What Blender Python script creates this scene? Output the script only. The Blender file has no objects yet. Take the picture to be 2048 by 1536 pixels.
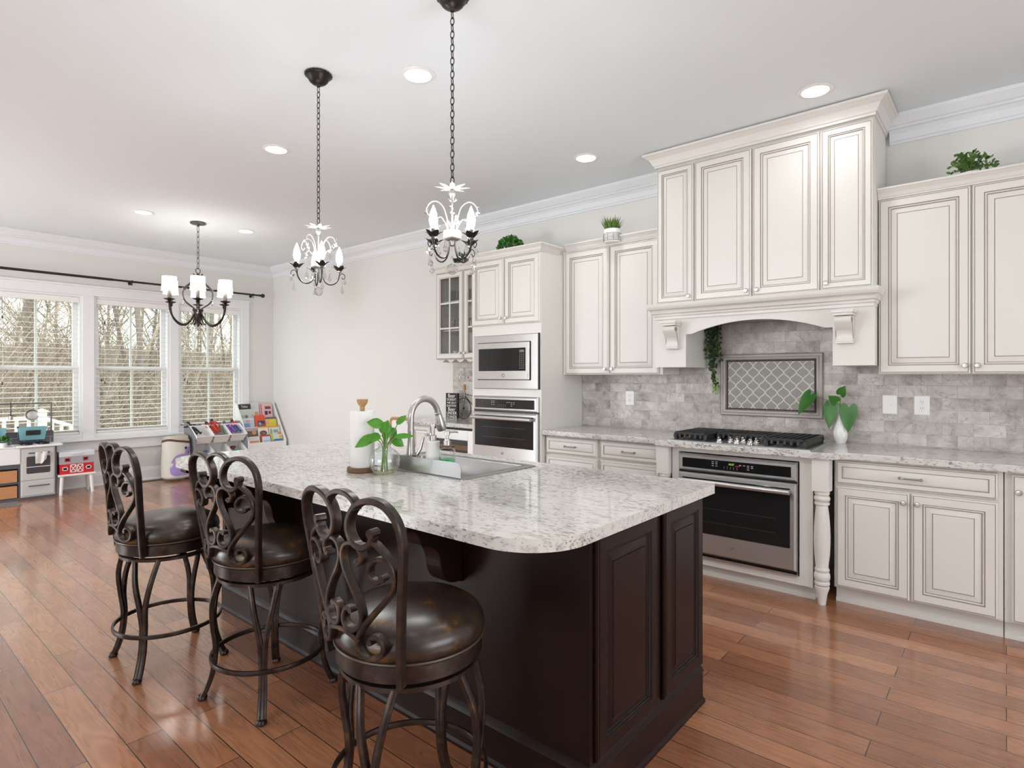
import bpy, bmesh, math, random
from mathutils import Vector as V, Matrix as M
S = bpy.context.scene
COL = S.collection
PI = math.pi
sin, cos = math.sin, math.cos

# ---------------------------------------------------------------- camera
cam_data = bpy.data.cameras.new('camera')
cam = bpy.data.objects.new('camera', cam_data); COL.objects.link(cam)
cam.location = (0, 0, 1.366)
cam.rotation_euler = (PI/2, 0, -math.radians(49.72))
cam_data.sensor_width = 36
cam_data.lens = 36*1167.0/2048
cam_data.shift_y = -16/2048
cam_data.clip_start = 0.05
S.camera = cam

# ---------------------------------------------------------------- sky and exposure
world = bpy.data.worlds.new('overcast_sky'); S.world = world
world.use_nodes = True
bg = world.node_tree.nodes['Background']
bg.inputs[0].default_value = (0.93, 0.965, 1.0, 1)
bg.inputs[1].default_value = 3.85
vs = S.view_settings
vs.view_transform = 'Standard'; vs.look = 'None'; vs.gamma = 1; vs.use_curve_mapping = False
vs.exposure = 0.04
DOWNLIGHT_W = 2.0
BULB = 195.0
SHADE = 20.0
ZC = 3.03            # ceiling height
XW, YB, XL, YR = 4.5, 8.65, -2.3, -3.0   # kitchen wall, window wall, left wall, rear wall

# area lights standing outside the patio door and the added, unseen side and rear windows
def daylight(name, loc, rot, sx, sy, watts, col=(0.95, 0.975, 1.0)):
    l = bpy.data.lights.new(name, 'AREA'); l.shape = 'RECTANGLE'; l.size = sx; l.size_y = sy
    l.energy = watts; l.color = col
    o = bpy.data.objects.new(name, l); COL.objects.link(o); o.location = loc; o.rotation_euler = rot
    return o
daylight('patio_door_daylight', (XL-0.35, 6.6, 1.15), (0, -PI/2, 0), 2.0, 2.0, 135, (.90, .97, 1))
daylight('side_fill_light', (XL-0.35, 1.2, 1.55), (0, -PI/2, 0), 1.6, 2.4, 10, (.92, .97, 1))  # fill lamp outside an added side window, out of view
daylight('rear_fill_light', (1.5, YR-0.35, 1.6), (PI/2, 0, 0), 2.8, 1.8, 40, (.92, .97, 1))  # fill lamp added behind the camera, outside an invented rear window

# ---------------------------------------------------------------- mesh helpers
def frame_axes(t, up):
    t = t.normalized()
    s = t.cross(up)
    if s.length < 1e-6: s = t.orthogonal()
    s.normalize()
    return s, s.cross(t).normalized()

class G:
    """collects the faces of one mesh"""
    def __init__(s): s.v = []; s.f = []; s.m = []
    def add(s, vs, fs, mat=0):
        b = len(s.v); s.v += [V(p) for p in vs]
        for f in fs: s.f.append([i+b for i in f]); s.m.append(mat)
        return s
    def box(s, a, b, mat=0):
        x0, y0, z0 = [min(a[i], b[i]) for i in range(3)]; x1, y1, z1 = [max(a[i], b[i]) for i in range(3)]
        return s.add([(x0,y0,z0),(x1,y0,z0),(x1,y1,z0),(x0,y1,z0),(x0,y0,z1),(x1,y0,z1),(x1,y1,z1),(x0,y1,z1)],
              [(0,3,2,1),(4,5,6,7),(0,1,5,4),(1,2,6,5),(2,3,7,6),(3,0,4,7)], mat)
    def loft(s, rings, closed=False, cap=True, mat=0):
        n = len(rings[0]); k = len(rings); vs = [p for r in rings for p in r]; fs = []
        for i in range(k if closed else k-1):
            a = i*n; b = ((i+1) % k)*n
            for j in range(n): fs.append((a+j, a+(j+1) % n, b+(j+1) % n, b+j))
        if cap and not closed: fs += [tuple(range(n-1, -1, -1)), tuple(range((k-1)*n, k*n))]
        return s.add(vs, fs, mat)
    def tube(s, pts, r, n=8, closed=False, mat=0, cap=True):
        pts = [V(p) for p in pts]; k = len(pts); rings = []; up = None
        for i, p in enumerate(pts):
            a = pts[i-1] if (i > 0 or closed) else p
            b = pts[(i+1) % k] if (i < k-1 or closed) else p
            t = (b-a)
            if t.length < 1e-9: t = V((0,0,1))
            t.normalize()
            if up is None: up = t.orthogonal().normalized()
            up = (up - t*up.dot(t))
            if up.length < 1e-6: up = t.orthogonal()
            up.normalize(); sd = t.cross(up)
            rr = r[i] if isinstance(r, (list, tuple)) else r
            rings.append([p + (up*cos(2*PI*j/n) + sd*sin(2*PI*j/n))*rr for j in range(n)])
        return s.loft(rings, closed, cap, mat)
    def bar(s, pts, w, t, nrm, closed=False, mat=0):
        """flat bar: w along nrm(p), t across it, both may be lists"""
        pts = [V(p) for p in pts]; k = len(pts); rings = []
        for i, p in enumerate(pts):
            a = pts[i-1] if (i > 0 or closed) else p
            b = pts[(i+1) % k] if (i < k-1 or closed) else p
            d = (b-a).normalized(); nn = nrm(p) if callable(nrm) else V(nrm)
            sd = d.cross(nn).normalized(); nn = sd.cross(d).normalized()
            ww = (w[i] if isinstance(w, (list, tuple)) else w)/2; tt = (t[i] if isinstance(t, (list, tuple)) else t)/2
            c = 0.72
            rings.append([p+nn*ww*c+sd*tt, p+nn*ww+sd*tt*c*.8, p+nn*ww-sd*tt*c*.8, p+nn*ww*c-sd*tt,
                          p-nn*ww*c-sd*tt, p-nn*ww-sd*tt*c*.8, p-nn*ww+sd*tt*c*.8, p-nn*ww*c+sd*tt])
        return s.loft(rings, closed, True, mat)
    def lathe(s, prof, n=24, c=(0,0,0), mat=0, ax=(0,0,1), lobes=0, amp=0.0):
        ax = V(ax).normalized(); q = V((0,0,1)).rotation_difference(ax); c = V(c); b = len(s.v); idx = []
        for r, z in prof:
            if r < 1e-6: s.v.append(c+q @ V((0,0,z))); idx.append([len(s.v)-1])
            else:
                row = []
                for j in range(n):
                    a = 2*PI*j/n; rr = r*(1+amp*cos(lobes*a)) if lobes else r
                    s.v.append(c+q @ V((rr*cos(a), rr*sin(a), z))); row.append(len(s.v)-1)
                idx.append(row)
        for i in range(len(idx)-1):
            A, B = idx[i], idx[i+1]
            for j in range(n):
                k = (j+1) % n
                if len(A) == 1 and len(B) == 1: continue
                if len(A) == 1: f = [A[0], B[k], B[j]]
                elif len(B) == 1: f = [A[j], A[k], B[0]]
                else: f = [A[j], A[k], B[k], B[j]]
                s.f.append(f); s.m.append(mat)
        return s
    def ball(s, c, r, n=12, m=8, mat=0, sq=(1,1,1)):
        b = len(s.v); s.lathe([(r*sin(PI*i/m) if 0 < i < m else 0, -r*cos(PI*i/m)) for i in range(m+1)], n, (0,0,0), mat)
        for i in range(b, len(s.v)): p = s.v[i]; s.v[i] = V((p.x*sq[0], p.y*sq[1], p.z*sq[2]))+V(c)
        return s
    def prism(s, poly, o, u, v, n, a, b, mat=0):
        o, u, v, n = V(o), V(u), V(v), V(n); k = len(poly)
        return s.loft([[o+u*p+v*q+n*a for p, q in poly], [o+u*p+v*q+n*b for p, q in poly]], mat=mat)
    def sweep(s, prof, path, outs, closed=False, mat=0, up=(0,0,1)):
        """prof [(out, z)] along a mitred path; outs gives the outward vector at each path point"""
        up = V(up)
        return s.loft([[V(p)+V(o)*a+up*z for a, z in prof] for p, o in zip(path, outs)], closed, True, mat)
    def panel(s, u0, u1, v0, v1, x, prof, face='-X', back=0.0, mat=0):
        """nested rectangles: prof = [(inset, height, material)]; x is the plane of height 0"""
        def P(u, v, n):
            return {'-X': (x-n, u, v), '-Y': (u, x-n, v), '+X': (x+n, u, v), '+Y': (u, x+n, v), '+Z': (u, v, x+n)}[face]
        rings = []
        for d, h, m in prof: rings.append([P(u0+d, v0+d, h), P(u1-d, v0+d, h), P(u1-d, v1-d, h), P(u0+d, v1-d, h)])
        b = len(s.v); s.v += [V(p) for r in rings for p in r]
        for i in range(len(rings)-1):
            for j in range(4):
                s.f.append([b+i*4+j, b+i*4+(j+1) % 4, b+i*4+4+(j+1) % 4, b+i*4+4+j]); s.m.append(prof[i+1][2])
        k = b+(len(rings)-1)*4
        s.f.append([k, k+1, k+2, k+3]); s.m.append(mat)
        s.f.append([b+3, b+2, b+1, b]); s.m.append(mat)
        return s
    def xf(s, mtx, start=0):
        for i in range(start, len(s.v)): s.v[i] = mtx @ s.v[i]
        return s

def spline(pts, n=6, closed=False):
    P = [V(p) if len(p) == 3 else V((p[0], p[1], 0)) for p in pts]; out = []; k = len(P)
    for i in range(k if closed else k-1):
        a = P[i-1] if (i > 0 or closed) else P[0]*2-P[1]
        b = P[i]; c = P[(i+1) % k]
        d = P[(i+2) % k] if (i+2 < k or closed) else P[-1]*2-P[-2]
        for j in range(n):
            t = j/n
            out.append(0.5*((2*b)+(c-a)*t+(2*a-5*b+4*c-d)*t*t+(3*b-a-3*c+d)*t**3))
    if not closed: out.append(P[-1])
    return out

def top_of(o):
    while o.parent: o = o.parent
    return o
def build(name, g, mats, origin, bev=0, sub=0, flat=False, ang=35):
    me = bpy.data.meshes.new(name)
    o = V(origin)
    me.from_pydata([p-o for p in g.v], [], g.f)
    for m in (mats if isinstance(mats, (list, tuple)) else [mats]): me.materials.append(m)
    me.polygons.foreach_set('material_index', g.m)
    b = bmesh.new(); b.from_mesh(me); bmesh.ops.recalc_face_normals(b, faces=b.faces); b.to_mesh(me); b.free()
    if not flat:
        me.polygons.foreach_set('use_smooth', [True]*len(me.polygons))
        me.set_sharp_from_angle(angle=math.radians(ang))
    me.update()
    ob = bpy.data.objects.new(name, me); COL.objects.link(ob)
    if bev:
        b = ob.modifiers.new('bevel', 'BEVEL'); b.width = bev; b.segments = 2; b.limit_method = 'ANGLE'; b.angle_limit = math.radians(40)
    if sub:
        q = ob.modifiers.new('subdivision', 'SUBSURF'); q.levels = sub; q.render_levels = sub
    return ob
def part(name, g, mats, parent, world=True, label=None, stuff=False, **k):
    """one part under a thing (or a sub-part under a part); g in world space unless world=False"""
    ob = build(name, g, mats, top_of(parent).location if world else (0,0,0), **k)
    ob.parent = parent
    if label: ob['label'] = label
    if stuff: ob['kind'] = 'stuff'
    return ob
def root(name, loc, label, cat, group=None, rz=0):
    o = bpy.data.objects.new(name, None); COL.objects.link(o); o.location = loc; o.rotation_euler = (0,0,rz)
    o.empty_display_size = 0.1
    o['label'] = label; o['category'] = cat
    if group: o['group'] = group
    return o
def solo(name, g, mats, label, cat, group=None, **k):
    lo = [min(p[i] for p in g.v) for i in range(3)]; hi = [max(p[i] for p in g.v) for i in range(3)]
    org = ((lo[0]+hi[0])/2, (lo[1]+hi[1])/2, lo[2])
    o = build(name, g, mats, org, **k); o.location = org
    o['label'] = label; o['category'] = cat
    if group: o['group'] = group
    return o
def struct(name, g, mats, **k):
    o = build(name, g, mats, (0,0,0), **k); o['kind'] = 'structure'; return o
def dup(r, loc, rz=None, label=None, group=None):
    c = r.copy(); COL.objects.link(c); c.location = loc
    if rz is not None: c.rotation_euler = (0,0,rz)
    if label: c['label'] = label
    if group: c['group'] = group
    for ch in list(r.children):
        d = ch.copy(); COL.objects.link(d); d.parent = c
        for g2 in list(ch.children):
            e = g2.copy(); COL.objects.link(e); e.parent = d
    return c
def text_geo(txt, size, mtx, depth=0.0006):
    cu = bpy.data.curves.new('t', 'FONT'); cu.body = txt; cu.size = size; cu.extrude = depth; cu.align_x = 'CENTER'; cu.align_y = 'CENTER'
    ob = bpy.data.objects.new('t', cu); COL.objects.link(ob)
    dg = bpy.context.evaluated_depsgraph_get(); me = bpy.data.meshes.new_from_object(ob.evaluated_get(dg))
    g = G(); g.add([mtx @ v.co for v in me.vertices], [list(p.vertices) for p in me.polygons])
    bpy.data.objects.remove(ob); bpy.data.curves.remove(cu); bpy.data.meshes.remove(me)
    return g
def merge(g, h, mat=0):
    g.add(h.v, h.f, mat); return g
def facing(o, face):
    """matrix taking text (x right, y up, z out) onto a surface seen from the room"""
    u = {'-X': V((0,-1,0)), '-Y': V((1,0,0))}[face]; n = {'-X': V((-1,0,0)), '-Y': V((0,-1,0))}[face]; z = V((0,0,1))
    return M(((u.x, z.x, n.x, o[0]), (u.y, z.y, n.y, o[1]), (u.z, z.z, n.z, o[2]), (0,0,0,1)))
# ---------------------------------------------------------------- materials
def hexlin(h):
    c = [int(h[i:i+2], 16)/255 for i in (0, 2, 4)]
    return tuple(x/12.92 if x <= .04045 else ((x+.055)/1.055)**2.4 for x in c)
def mat(name, col, rough=.5, metal=0., spec=.5, var=0., vscale=8., bump=0., bscale=60., coat=0., trans=0., emit=None, es=0., stretch=(1,1,1)):
    m = bpy.data.materials.new(name); m.use_nodes = True
    nt = m.node_tree; b = nt.nodes['Principled BSDF']; L = nt.links.new
    if isinstance(col, str): col = hexlin(col)
    b.inputs['Base Color'].default_value = (*col, 1); b.inputs['Roughness'].default_value = rough
    b.inputs['Metallic'].default_value = metal; b.inputs['Specular IOR Level'].default_value = spec
    b.inputs['Coat Weight'].default_value = coat; b.inputs['Transmission Weight'].default_value = trans
    if emit: b.inputs['Emission Color'].default_value = (*emit, 1); b.inputs['Emission Strength'].default_value = es
    if var or bump:
        tc = nt.nodes.new('ShaderNodeTexCoord'); mp = nt.nodes.new('ShaderNodeMapping'); mp.inputs['Scale'].default_value = stretch
        L(tc.outputs['Object'], mp.inputs[0])
    if var:
        n = nt.nodes.new('ShaderNodeTexNoise'); n.inputs['Scale'].default_value = vscale; n.inputs['Detail'].default_value = 4
        L(mp.outputs[0], n.inputs['Vector'])
        mx = nt.nodes.new('ShaderNodeMix'); mx.data_type = 'RGBA'
        mx.inputs[6].default_value = (*[max(0, c*(1-var)) for c in col], 1); mx.inputs[7].default_value = (*[min(1, c*(1+var)) for c in col], 1)
        L(n.outputs[0], mx.inputs[0]); L(mx.outputs[2], b.inputs['Base Color'])
    if bump:
        n2 = nt.nodes.new('ShaderNodeTexNoise'); n2.inputs['Scale'].default_value = bscale; n2.inputs['Detail'].default_value = 3
        L(mp.outputs[0], n2.inputs['Vector'])
        bp = nt.nodes.new('ShaderNodeBump'); bp.inputs['Strength'].default_value = bump; bp.inputs['Distance'].default_value = .002
        L(n2.outputs[0], bp.inputs['Height']); L(bp.outputs[0], b.inputs['Normal'])
    return m
def ramp(nt, stops):
    r = nt.nodes.new('ShaderNodeValToRGB'); e = r.color_ramp.elements
    while len(e) < len(stops): e.new(0.5)
    for i, (p, c) in enumerate(stops): e[i].position = p; e[i].color = (*c, 1)
    return r
def node(nt, t, **kw):
    n = nt.nodes.new(t)
    for k, v in kw.items():
        if k.startswith('i_'): n.inputs[k[2:].replace('_', ' ')].default_value = v
        else: setattr(n, k, v)
    return n

def floor_material():
    m = bpy.data.materials.new('walnut planks'); m.use_nodes = True; nt = m.node_tree; L = nt.links.new
    b = nt.nodes['Principled BSDF']; tc = node(nt, 'ShaderNodeTexCoord')
    mp = node(nt, 'ShaderNodeMapping'); mp.inputs['Rotation'].default_value = (0, 0, PI/2)
    L(tc.outputs['Object'], mp.inputs[0])
    br = node(nt, 'ShaderNodeTexBrick', offset=0.37, offset_frequency=2, squash=1.0)
    br.inputs['Scale'].default_value = 1; br.inputs['Mortar Size'].default_value = .0021; br.inputs['Mortar Smooth'].default_value = .3
    br.inputs['Brick Width'].default_value = 1.05; br.inputs['Row Height'].default_value = .121; br.inputs['Bias'].default_value = 0
    br.inputs['Color1'].default_value = (0,0,0,1); br.inputs['Color2'].default_value = (1,1,1,1); br.inputs['Mortar'].default_value = (.5,.5,.5,1)
    L(mp.outputs[0], br.inputs[0])
    # grain: stretched along the planks, shifted by plank value
    off = node(nt, 'ShaderNodeVectorMath', operation='MULTIPLY'); off.inputs[1].default_value = (7, 13, 3)
    L(br.outputs['Color'], off.inputs[0])
    ad = node(nt, 'ShaderNodeVectorMath', operation='ADD'); L(mp.outputs[0], ad.inputs[0]); L(off.outputs[0], ad.inputs[1])
    st = node(nt, 'ShaderNodeMapping'); st.inputs['Scale'].default_value = (1.3, 9, 1); L(ad.outputs[0], st.inputs[0])
    n1 = node(nt, 'ShaderNodeTexNoise', i_Scale=1.7, i_Detail=1.0, i_Distortion=.5); L(st.outputs[0], n1.inputs['Vector'])
    wv = node(nt, 'ShaderNodeMath', operation='MULTIPLY'); wv.inputs[1].default_value = 46; L(n1.outputs[0], wv.inputs[0])
    sn = node(nt, 'ShaderNodeMath', operation='SINE'); L(wv.outputs[0], sn.inputs[0])
    fs = node(nt, 'ShaderNodeMapping'); fs.inputs['Scale'].default_value = (4, 100, 1); L(ad.outputs[0], fs.inputs[0])
    n2 = node(nt, 'ShaderNodeTexNoise', i_Scale=1.0, i_Detail=4.0); L(fs.outputs[0], n2.inputs['Vector'])
    n3 = node(nt, 'ShaderNodeTexNoise', i_Scale=3.0, i_Detail=3.0); L(ad.outputs[0], n3.inputs['Vector'])
    base = ramp(nt, [(0.0, hexlin('7a4a33')), (.45, hexlin('9f6748')), (.75, hexlin('b87d58')), (1, hexlin('ca946c'))])
    tone = node(nt, 'ShaderNodeMath', operation='MULTIPLY_ADD'); tone.inputs[1].default_value = .55
    L(br.outputs['Color'], tone.inputs[0])
    t2 = node(nt, 'ShaderNodeMath', operation='MULTIPLY'); t2.inputs[1].default_value = .45; L(n3.outputs[0], t2.inputs[0]); L(t2.outputs[0], tone.inputs[2])
    L(tone.outputs[0], base.inputs[0])
    gr = node(nt, 'ShaderNodeMath', operation='MULTIPLY_ADD'); gr.inputs[1].default_value = .11; gr.inputs[2].default_value = .0; L(sn.outputs[0], gr.inputs[0])
    g2 = node(nt, 'ShaderNodeMath', operation='MULTIPLY_ADD'); g2.inputs[1].default_value = .36; L(n2.outputs[0], g2.inputs[0]); L(gr.outputs[0], g2.inputs[2])
    g3 = node(nt, 'ShaderNodeMath', operation='ADD'); g3.inputs[1].default_value = .80; L(g2.outputs[0], g3.inputs[0])
    mul = node(nt, 'ShaderNodeMix', data_type='RGBA', blend_type='MULTIPLY'); mul.inputs[0].default_value = 1
    L(base.outputs[0], mul.inputs[6]); L(g3.outputs[0], mul.inputs[7])
    dk = node(nt, 'ShaderNodeMix', data_type='RGBA'); dk.inputs[7].default_value = (.016, .009, .006, 1)
    L(br.outputs['Fac'], dk.inputs[0]); L(mul.outputs[2], dk.inputs[6]); L(dk.outputs[2], b.inputs['Base Color'])
    b.inputs['Roughness'].default_value = .3; b.inputs['Specular IOR Level'].default_value = .75; b.inputs['Coat Weight'].default_value = .7; b.inputs['Coat Roughness'].default_value = .12
    rr = node(nt, 'ShaderNodeMath', operation='MULTIPLY_ADD'); rr.inputs[1].default_value = .2; rr.inputs[2].default_value = .2; L(n2.outputs[0], rr.inputs[0]); L(rr.outputs[0], b.inputs['Roughness'])
    # hand scraped relief and the plank edges
    hh = node(nt, 'ShaderNodeMath', operation='MULTIPLY_ADD'); hh.inputs[1].default_value = -1.0; L(br.outputs['Fac'], hh.inputs[0])
    h2 = node(nt, 'ShaderNodeMath', operation='MULTIPLY'); h2.inputs[1].default_value = .12; L(sn.outputs[0], h2.inputs[0]); 
    sc = node(nt, 'ShaderNodeMapping'); sc.inputs['Scale'].default_value = (5, 11, 1); L(ad.outputs[0], sc.inputs[0])
    n4 = node(nt, 'ShaderNodeTexNoise', i_Scale=1.0, i_Detail=1.0); L(sc.outputs[0], n4.inputs['Vector'])
    h3 = node(nt, 'ShaderNodeMath', operation='MULTIPLY_ADD'); h3.inputs[1].default_value = .8; L(n4.outputs[0], h3.inputs[0]); L(h2.outputs[0], h3.inputs[2])
    L(h3.outputs[0], hh.inputs[2])
    bp = node(nt, 'ShaderNodeBump'); bp.inputs['Strength'].default_value = .4; bp.inputs['Distance'].default_value = .003
    L(hh.outputs[0], bp.inputs['Height']); L(bp.outputs[0], b.inputs['Normal'])
    return m

def granite_material(name, light, mid, dark, stretch):
    m = bpy.data.materials.new(name); m.use_nodes = True; nt = m.node_tree; L = nt.links.new
    b = nt.nodes['Principled BSDF']; tc = node(nt, 'ShaderNodeTexCoord')
    mp = node(nt, 'ShaderNodeMapping'); mp.inputs['Scale'].default_value = stretch; L(tc.outputs['Object'], mp.inputs[0])
    n1 = node(nt, 'ShaderNodeTexNoise', i_Scale=42., i_Detail=4., i_Roughness=.6); L(mp.outputs[0], n1.inputs['Vector'])
    n2 = node(nt, 'ShaderNodeTexNoise', i_Scale=110., i_Detail=3., i_Roughness=.6); L(mp.outputs[0], n2.inputs['Vector'])
    n3 = node(nt, 'ShaderNodeTexNoise', i_Scale=3., i_Detail=2.); L(mp.outputs[0], n3.inputs['Vector'])
    r1 = ramp(nt, [(.34, mid), (.47, light), (.75, tuple(min(1, c*1.08) for c in light))]); L(n1.outputs[0], r1.inputs[0])
    sm = node(nt, 'ShaderNodeMath', operation='MULTIPLY_ADD'); sm.inputs[1].default_value = .35; L(n3.outputs[0], sm.inputs[0]); L(n2.outputs[0], sm.inputs[2])
    r2 = ramp(nt, [(.74, (0,0,0)), (.82, (1,1,1))]); L(sm.outputs[0], r2.inputs[0])
    mx = node(nt, 'ShaderNodeMix', data_type='RGBA'); mx.inputs[7].default_value = (*dark, 1)
    fa = node(nt, 'ShaderNodeMath', operation='MULTIPLY'); fa.inputs[1].default_value = .7; L(r2.outputs[0], fa.inputs[0])
    L(fa.outputs[0], mx.inputs[0]); L(r1.outputs[0], mx.inputs[6])
    n5 = node(nt, 'ShaderNodeTexNoise', i_Scale=60., i_Detail=2.); L(mp.outputs[0], n5.inputs['Vector'])
    r3 = ramp(nt, [(.60, (0,0,0)), (.70, (.5,.5,.5))]); L(n5.outputs[0], r3.inputs[0])
    mx2 = node(nt, 'ShaderNodeMix', data_type='RGBA'); mx2.inputs[7].default_value = (*mid, 1); L(r3.outputs[0], mx2.inputs[0]); L(mx.outputs[2], mx2.inputs[6])
    L(mx2.outputs[2], b.inputs['Base Color'])
    b.inputs['Roughness'].default_value = .07
    return m

def tile_material():
    m = bpy.data.materials.new('tumbled marble tile'); m.use_nodes = True; nt = m.node_tree; L = nt.links.new
    b = nt.nodes['Principled BSDF']; tc = node(nt, 'ShaderNodeTexCoord')
    sp = node(nt, 'ShaderNodeSeparateXYZ'); L(tc.outputs['Object'], sp.inputs[0])
    cb = node(nt, 'ShaderNodeCombineXYZ'); L(sp.outputs[1], cb.inputs[0]); L(sp.outputs[2], cb.inputs[1])
    br = node(nt, 'ShaderNodeTexBrick', offset=.5); L(cb.outputs[0], br.inputs[0])
    for k, v in (('Scale', 1), ('Mortar Size', .0012), ('Mortar Smooth', .2), ('Brick Width', .1525), ('Row Height', .0768), ('Bias', 0)): br.inputs[k].default_value = v
    br.inputs['Color1'].default_value = (0,0,0,1); br.inputs['Color2'].default_value = (1,1,1,1); br.inputs['Mortar'].default_value = (.5,.5,.5,1)
    o = node(nt, 'ShaderNodeVectorMath', operation='MULTIPLY'); o.inputs[1].default_value = (5, 9, 4); L(br.outputs['Color'], o.inputs[0])
    a = node(nt, 'ShaderNodeVectorMath', operation='ADD'); L(tc.outputs['Object'], a.inputs[0]); L(o.outputs[0], a.inputs[1])
    n = node(nt, 'ShaderNodeTexNoise', i_Scale=9., i_Detail=7., i_Roughness=.62, i_Distortion=.4); L(a.outputs[0], n.inputs['Vector'])
    t = node(nt, 'ShaderNodeMath', operation='MULTIPLY_ADD'); t.inputs[1].default_value = .2; L(br.outputs['Color'], t.inputs[0]); L(n.outputs[0], t.inputs[2])
    r = ramp(nt, [(.36, hexlin('8f8782')), (.5, hexlin('b0a8a2')), (.62, hexlin('c3bcb6')), (.8, hexlin('d6d0ca'))]); L(t.outputs[0], r.inputs[0])
    vo = node(nt, 'ShaderNodeTexNoise', i_Scale=5., i_Detail=4., i_Distortion=1.2); L(a.outputs[0], vo.inputs['Vector'])
    ab = node(nt, 'ShaderNodeMath', operation='SUBTRACT'); ab.inputs[1].default_value = .5; L(vo.outputs[0], ab.inputs[0])
    ab2 = node(nt, 'ShaderNodeMath', operation='ABSOLUTE'); L(ab.outputs[0], ab2.inputs[0])
    vr = ramp(nt, [(.0, (.5,.5,.5)), (.012, (0,0,0))]); L(ab2.outputs[0], vr.inputs[0])
    vm = node(nt, 'ShaderNodeMix', data_type='RGBA'); vm.inputs[7].default_value = (*hexlin('7d736d'), 1); L(vr.outputs[0], vm.inputs[0]); L(r.outputs[0], vm.inputs[6])
    mx = node(nt, 'ShaderNodeMix', data_type='RGBA'); mx.inputs[7].default_value = (*hexlin('a79f98'), 1); L(br.outputs['Fac'], mx.inputs[0]); L(vm.outputs[2], mx.inputs[6]); L(mx.outputs[2], b.inputs['Base Color'])
    b.inputs['Roughness'].default_value = .38
    bp = node(nt, 'ShaderNodeBump'); bp.inputs['Strength'].default_value = .4; bp.inputs['Distance'].default_value = .002; bp.invert = True
    L(br.outputs['Fac'], bp.inputs['Height']); L(bp.outputs[0], b.inputs['Normal'])
    return m

def clear_glass(name, tint=(1,1,1), refl=1.0, ex=5):
    """thin pane: lets light straight through and mirrors by Fresnel"""
    m = bpy.data.materials.new(name); m.use_nodes = True; nt = m.node_tree; L = nt.links.new
    nt.nodes.remove(nt.nodes['Principled BSDF']); out = nt.nodes['Material Output']
    tr = node(nt, 'ShaderNodeBsdfTransparent'); tr.inputs[0].default_value = (*tint, 1)
    gl = node(nt, 'ShaderNodeBsdfGlossy'); gl.inputs['Roughness'].default_value = .01
    ge = node(nt, 'ShaderNodeNewGeometry'); dt = node(nt, 'ShaderNodeVectorMath', operation='DOT_PRODUCT'); L(ge.outputs['Incoming'], dt.inputs[0]); L(ge.outputs['Normal'], dt.inputs[1])
    ab = node(nt, 'ShaderNodeMath', operation='ABSOLUTE'); L(dt.outputs['Value'], ab.inputs[0])
    om = node(nt, 'ShaderNodeMath', operation='SUBTRACT'); om.inputs[0].default_value = 1; L(ab.outputs[0], om.inputs[1])
    pw = node(nt, 'ShaderNodeMath', operation='POWER'); pw.inputs[1].default_value = ex; L(om.outputs[0], pw.inputs[0])
    fr = node(nt, 'ShaderNodeMath', operation='MULTIPLY_ADD'); fr.inputs[1].default_value = .96; fr.inputs[2].default_value = .04; L(pw.outputs[0], fr.inputs[0])
    mu = node(nt, 'ShaderNodeMath', operation='MULTIPLY'); mu.inputs[1].default_value = refl; mu.use_clamp = True; L(fr.outputs[0], mu.inputs[0])
    mx = node(nt, 'ShaderNodeMixShader'); L(mu.outputs[0], mx.inputs[0]); L(tr.outputs[0], mx.inputs[1]); L(gl.outputs[0], mx.inputs[2]); L(mx.outputs[0], out.inputs[0])
    return m

def leather_material():
    m = mat('brown leather', (.035, .022, .015), .29, spec=.65); nt = m.node_tree; L = nt.links.new; b = nt.nodes['Principled BSDF']
    tc = node(nt, 'ShaderNodeTexCoord')
    n = node(nt, 'ShaderNodeTexNoise', i_Scale=9., i_Detail=6., i_Roughness=.7); L(tc.outputs['Object'], n.inputs['Vector'])
    r = ramp(nt, [(.44, hexlin('2c2220')), (.57, hexlin('3c2d22')), (.68, hexlin('765428'))]); L(n.outputs[0], r.inputs[0]); L(r.outputs[0], b.inputs['Base Color'])
    return m
def bronze_material():
    m = mat('bronze metal', (.06, .042, .032), .33, metal=.55, spec=.6); nt = m.node_tree; L = nt.links.new; b = nt.nodes['Principled BSDF']
    tc = node(nt, 'ShaderNodeTexCoord'); n = node(nt, 'ShaderNodeTexNoise', i_Scale=30., i_Detail=4.); L(tc.outputs['Object'], n.inputs['Vector'])
    r = ramp(nt, [(.4, hexlin('332a26')), (.62, hexlin('45372f')), (.75, hexlin('6b4a34'))]); L(n.outputs[0], r.inputs[0]); L(r.outputs[0], b.inputs['Base Color'])
    return m
def steel_material(name, col, rough, st):
    m = mat(name, col, rough, metal=1.); nt = m.node_tree; L = nt.links.new; b = nt.nodes['Principled BSDF']
    tc = node(nt, 'ShaderNodeTexCoord'); mp = node(nt, 'ShaderNodeMapping'); mp.inputs['Scale'].default_value = st; L(tc.outputs['Object'], mp.inputs[0])
    n = node(nt, 'ShaderNodeTexNoise', i_Scale=1., i_Detail=3.); L(mp.outputs[0], n.inputs['Vector'])
    q = node(nt, 'ShaderNodeMath', operation='MULTIPLY_ADD'); q.inputs[1].default_value = .16; q.inputs[2].default_value = rough-.08; L(n.outputs[0], q.inputs[0]); L(q.outputs[0], b.inputs['Roughness'])
    return m

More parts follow.
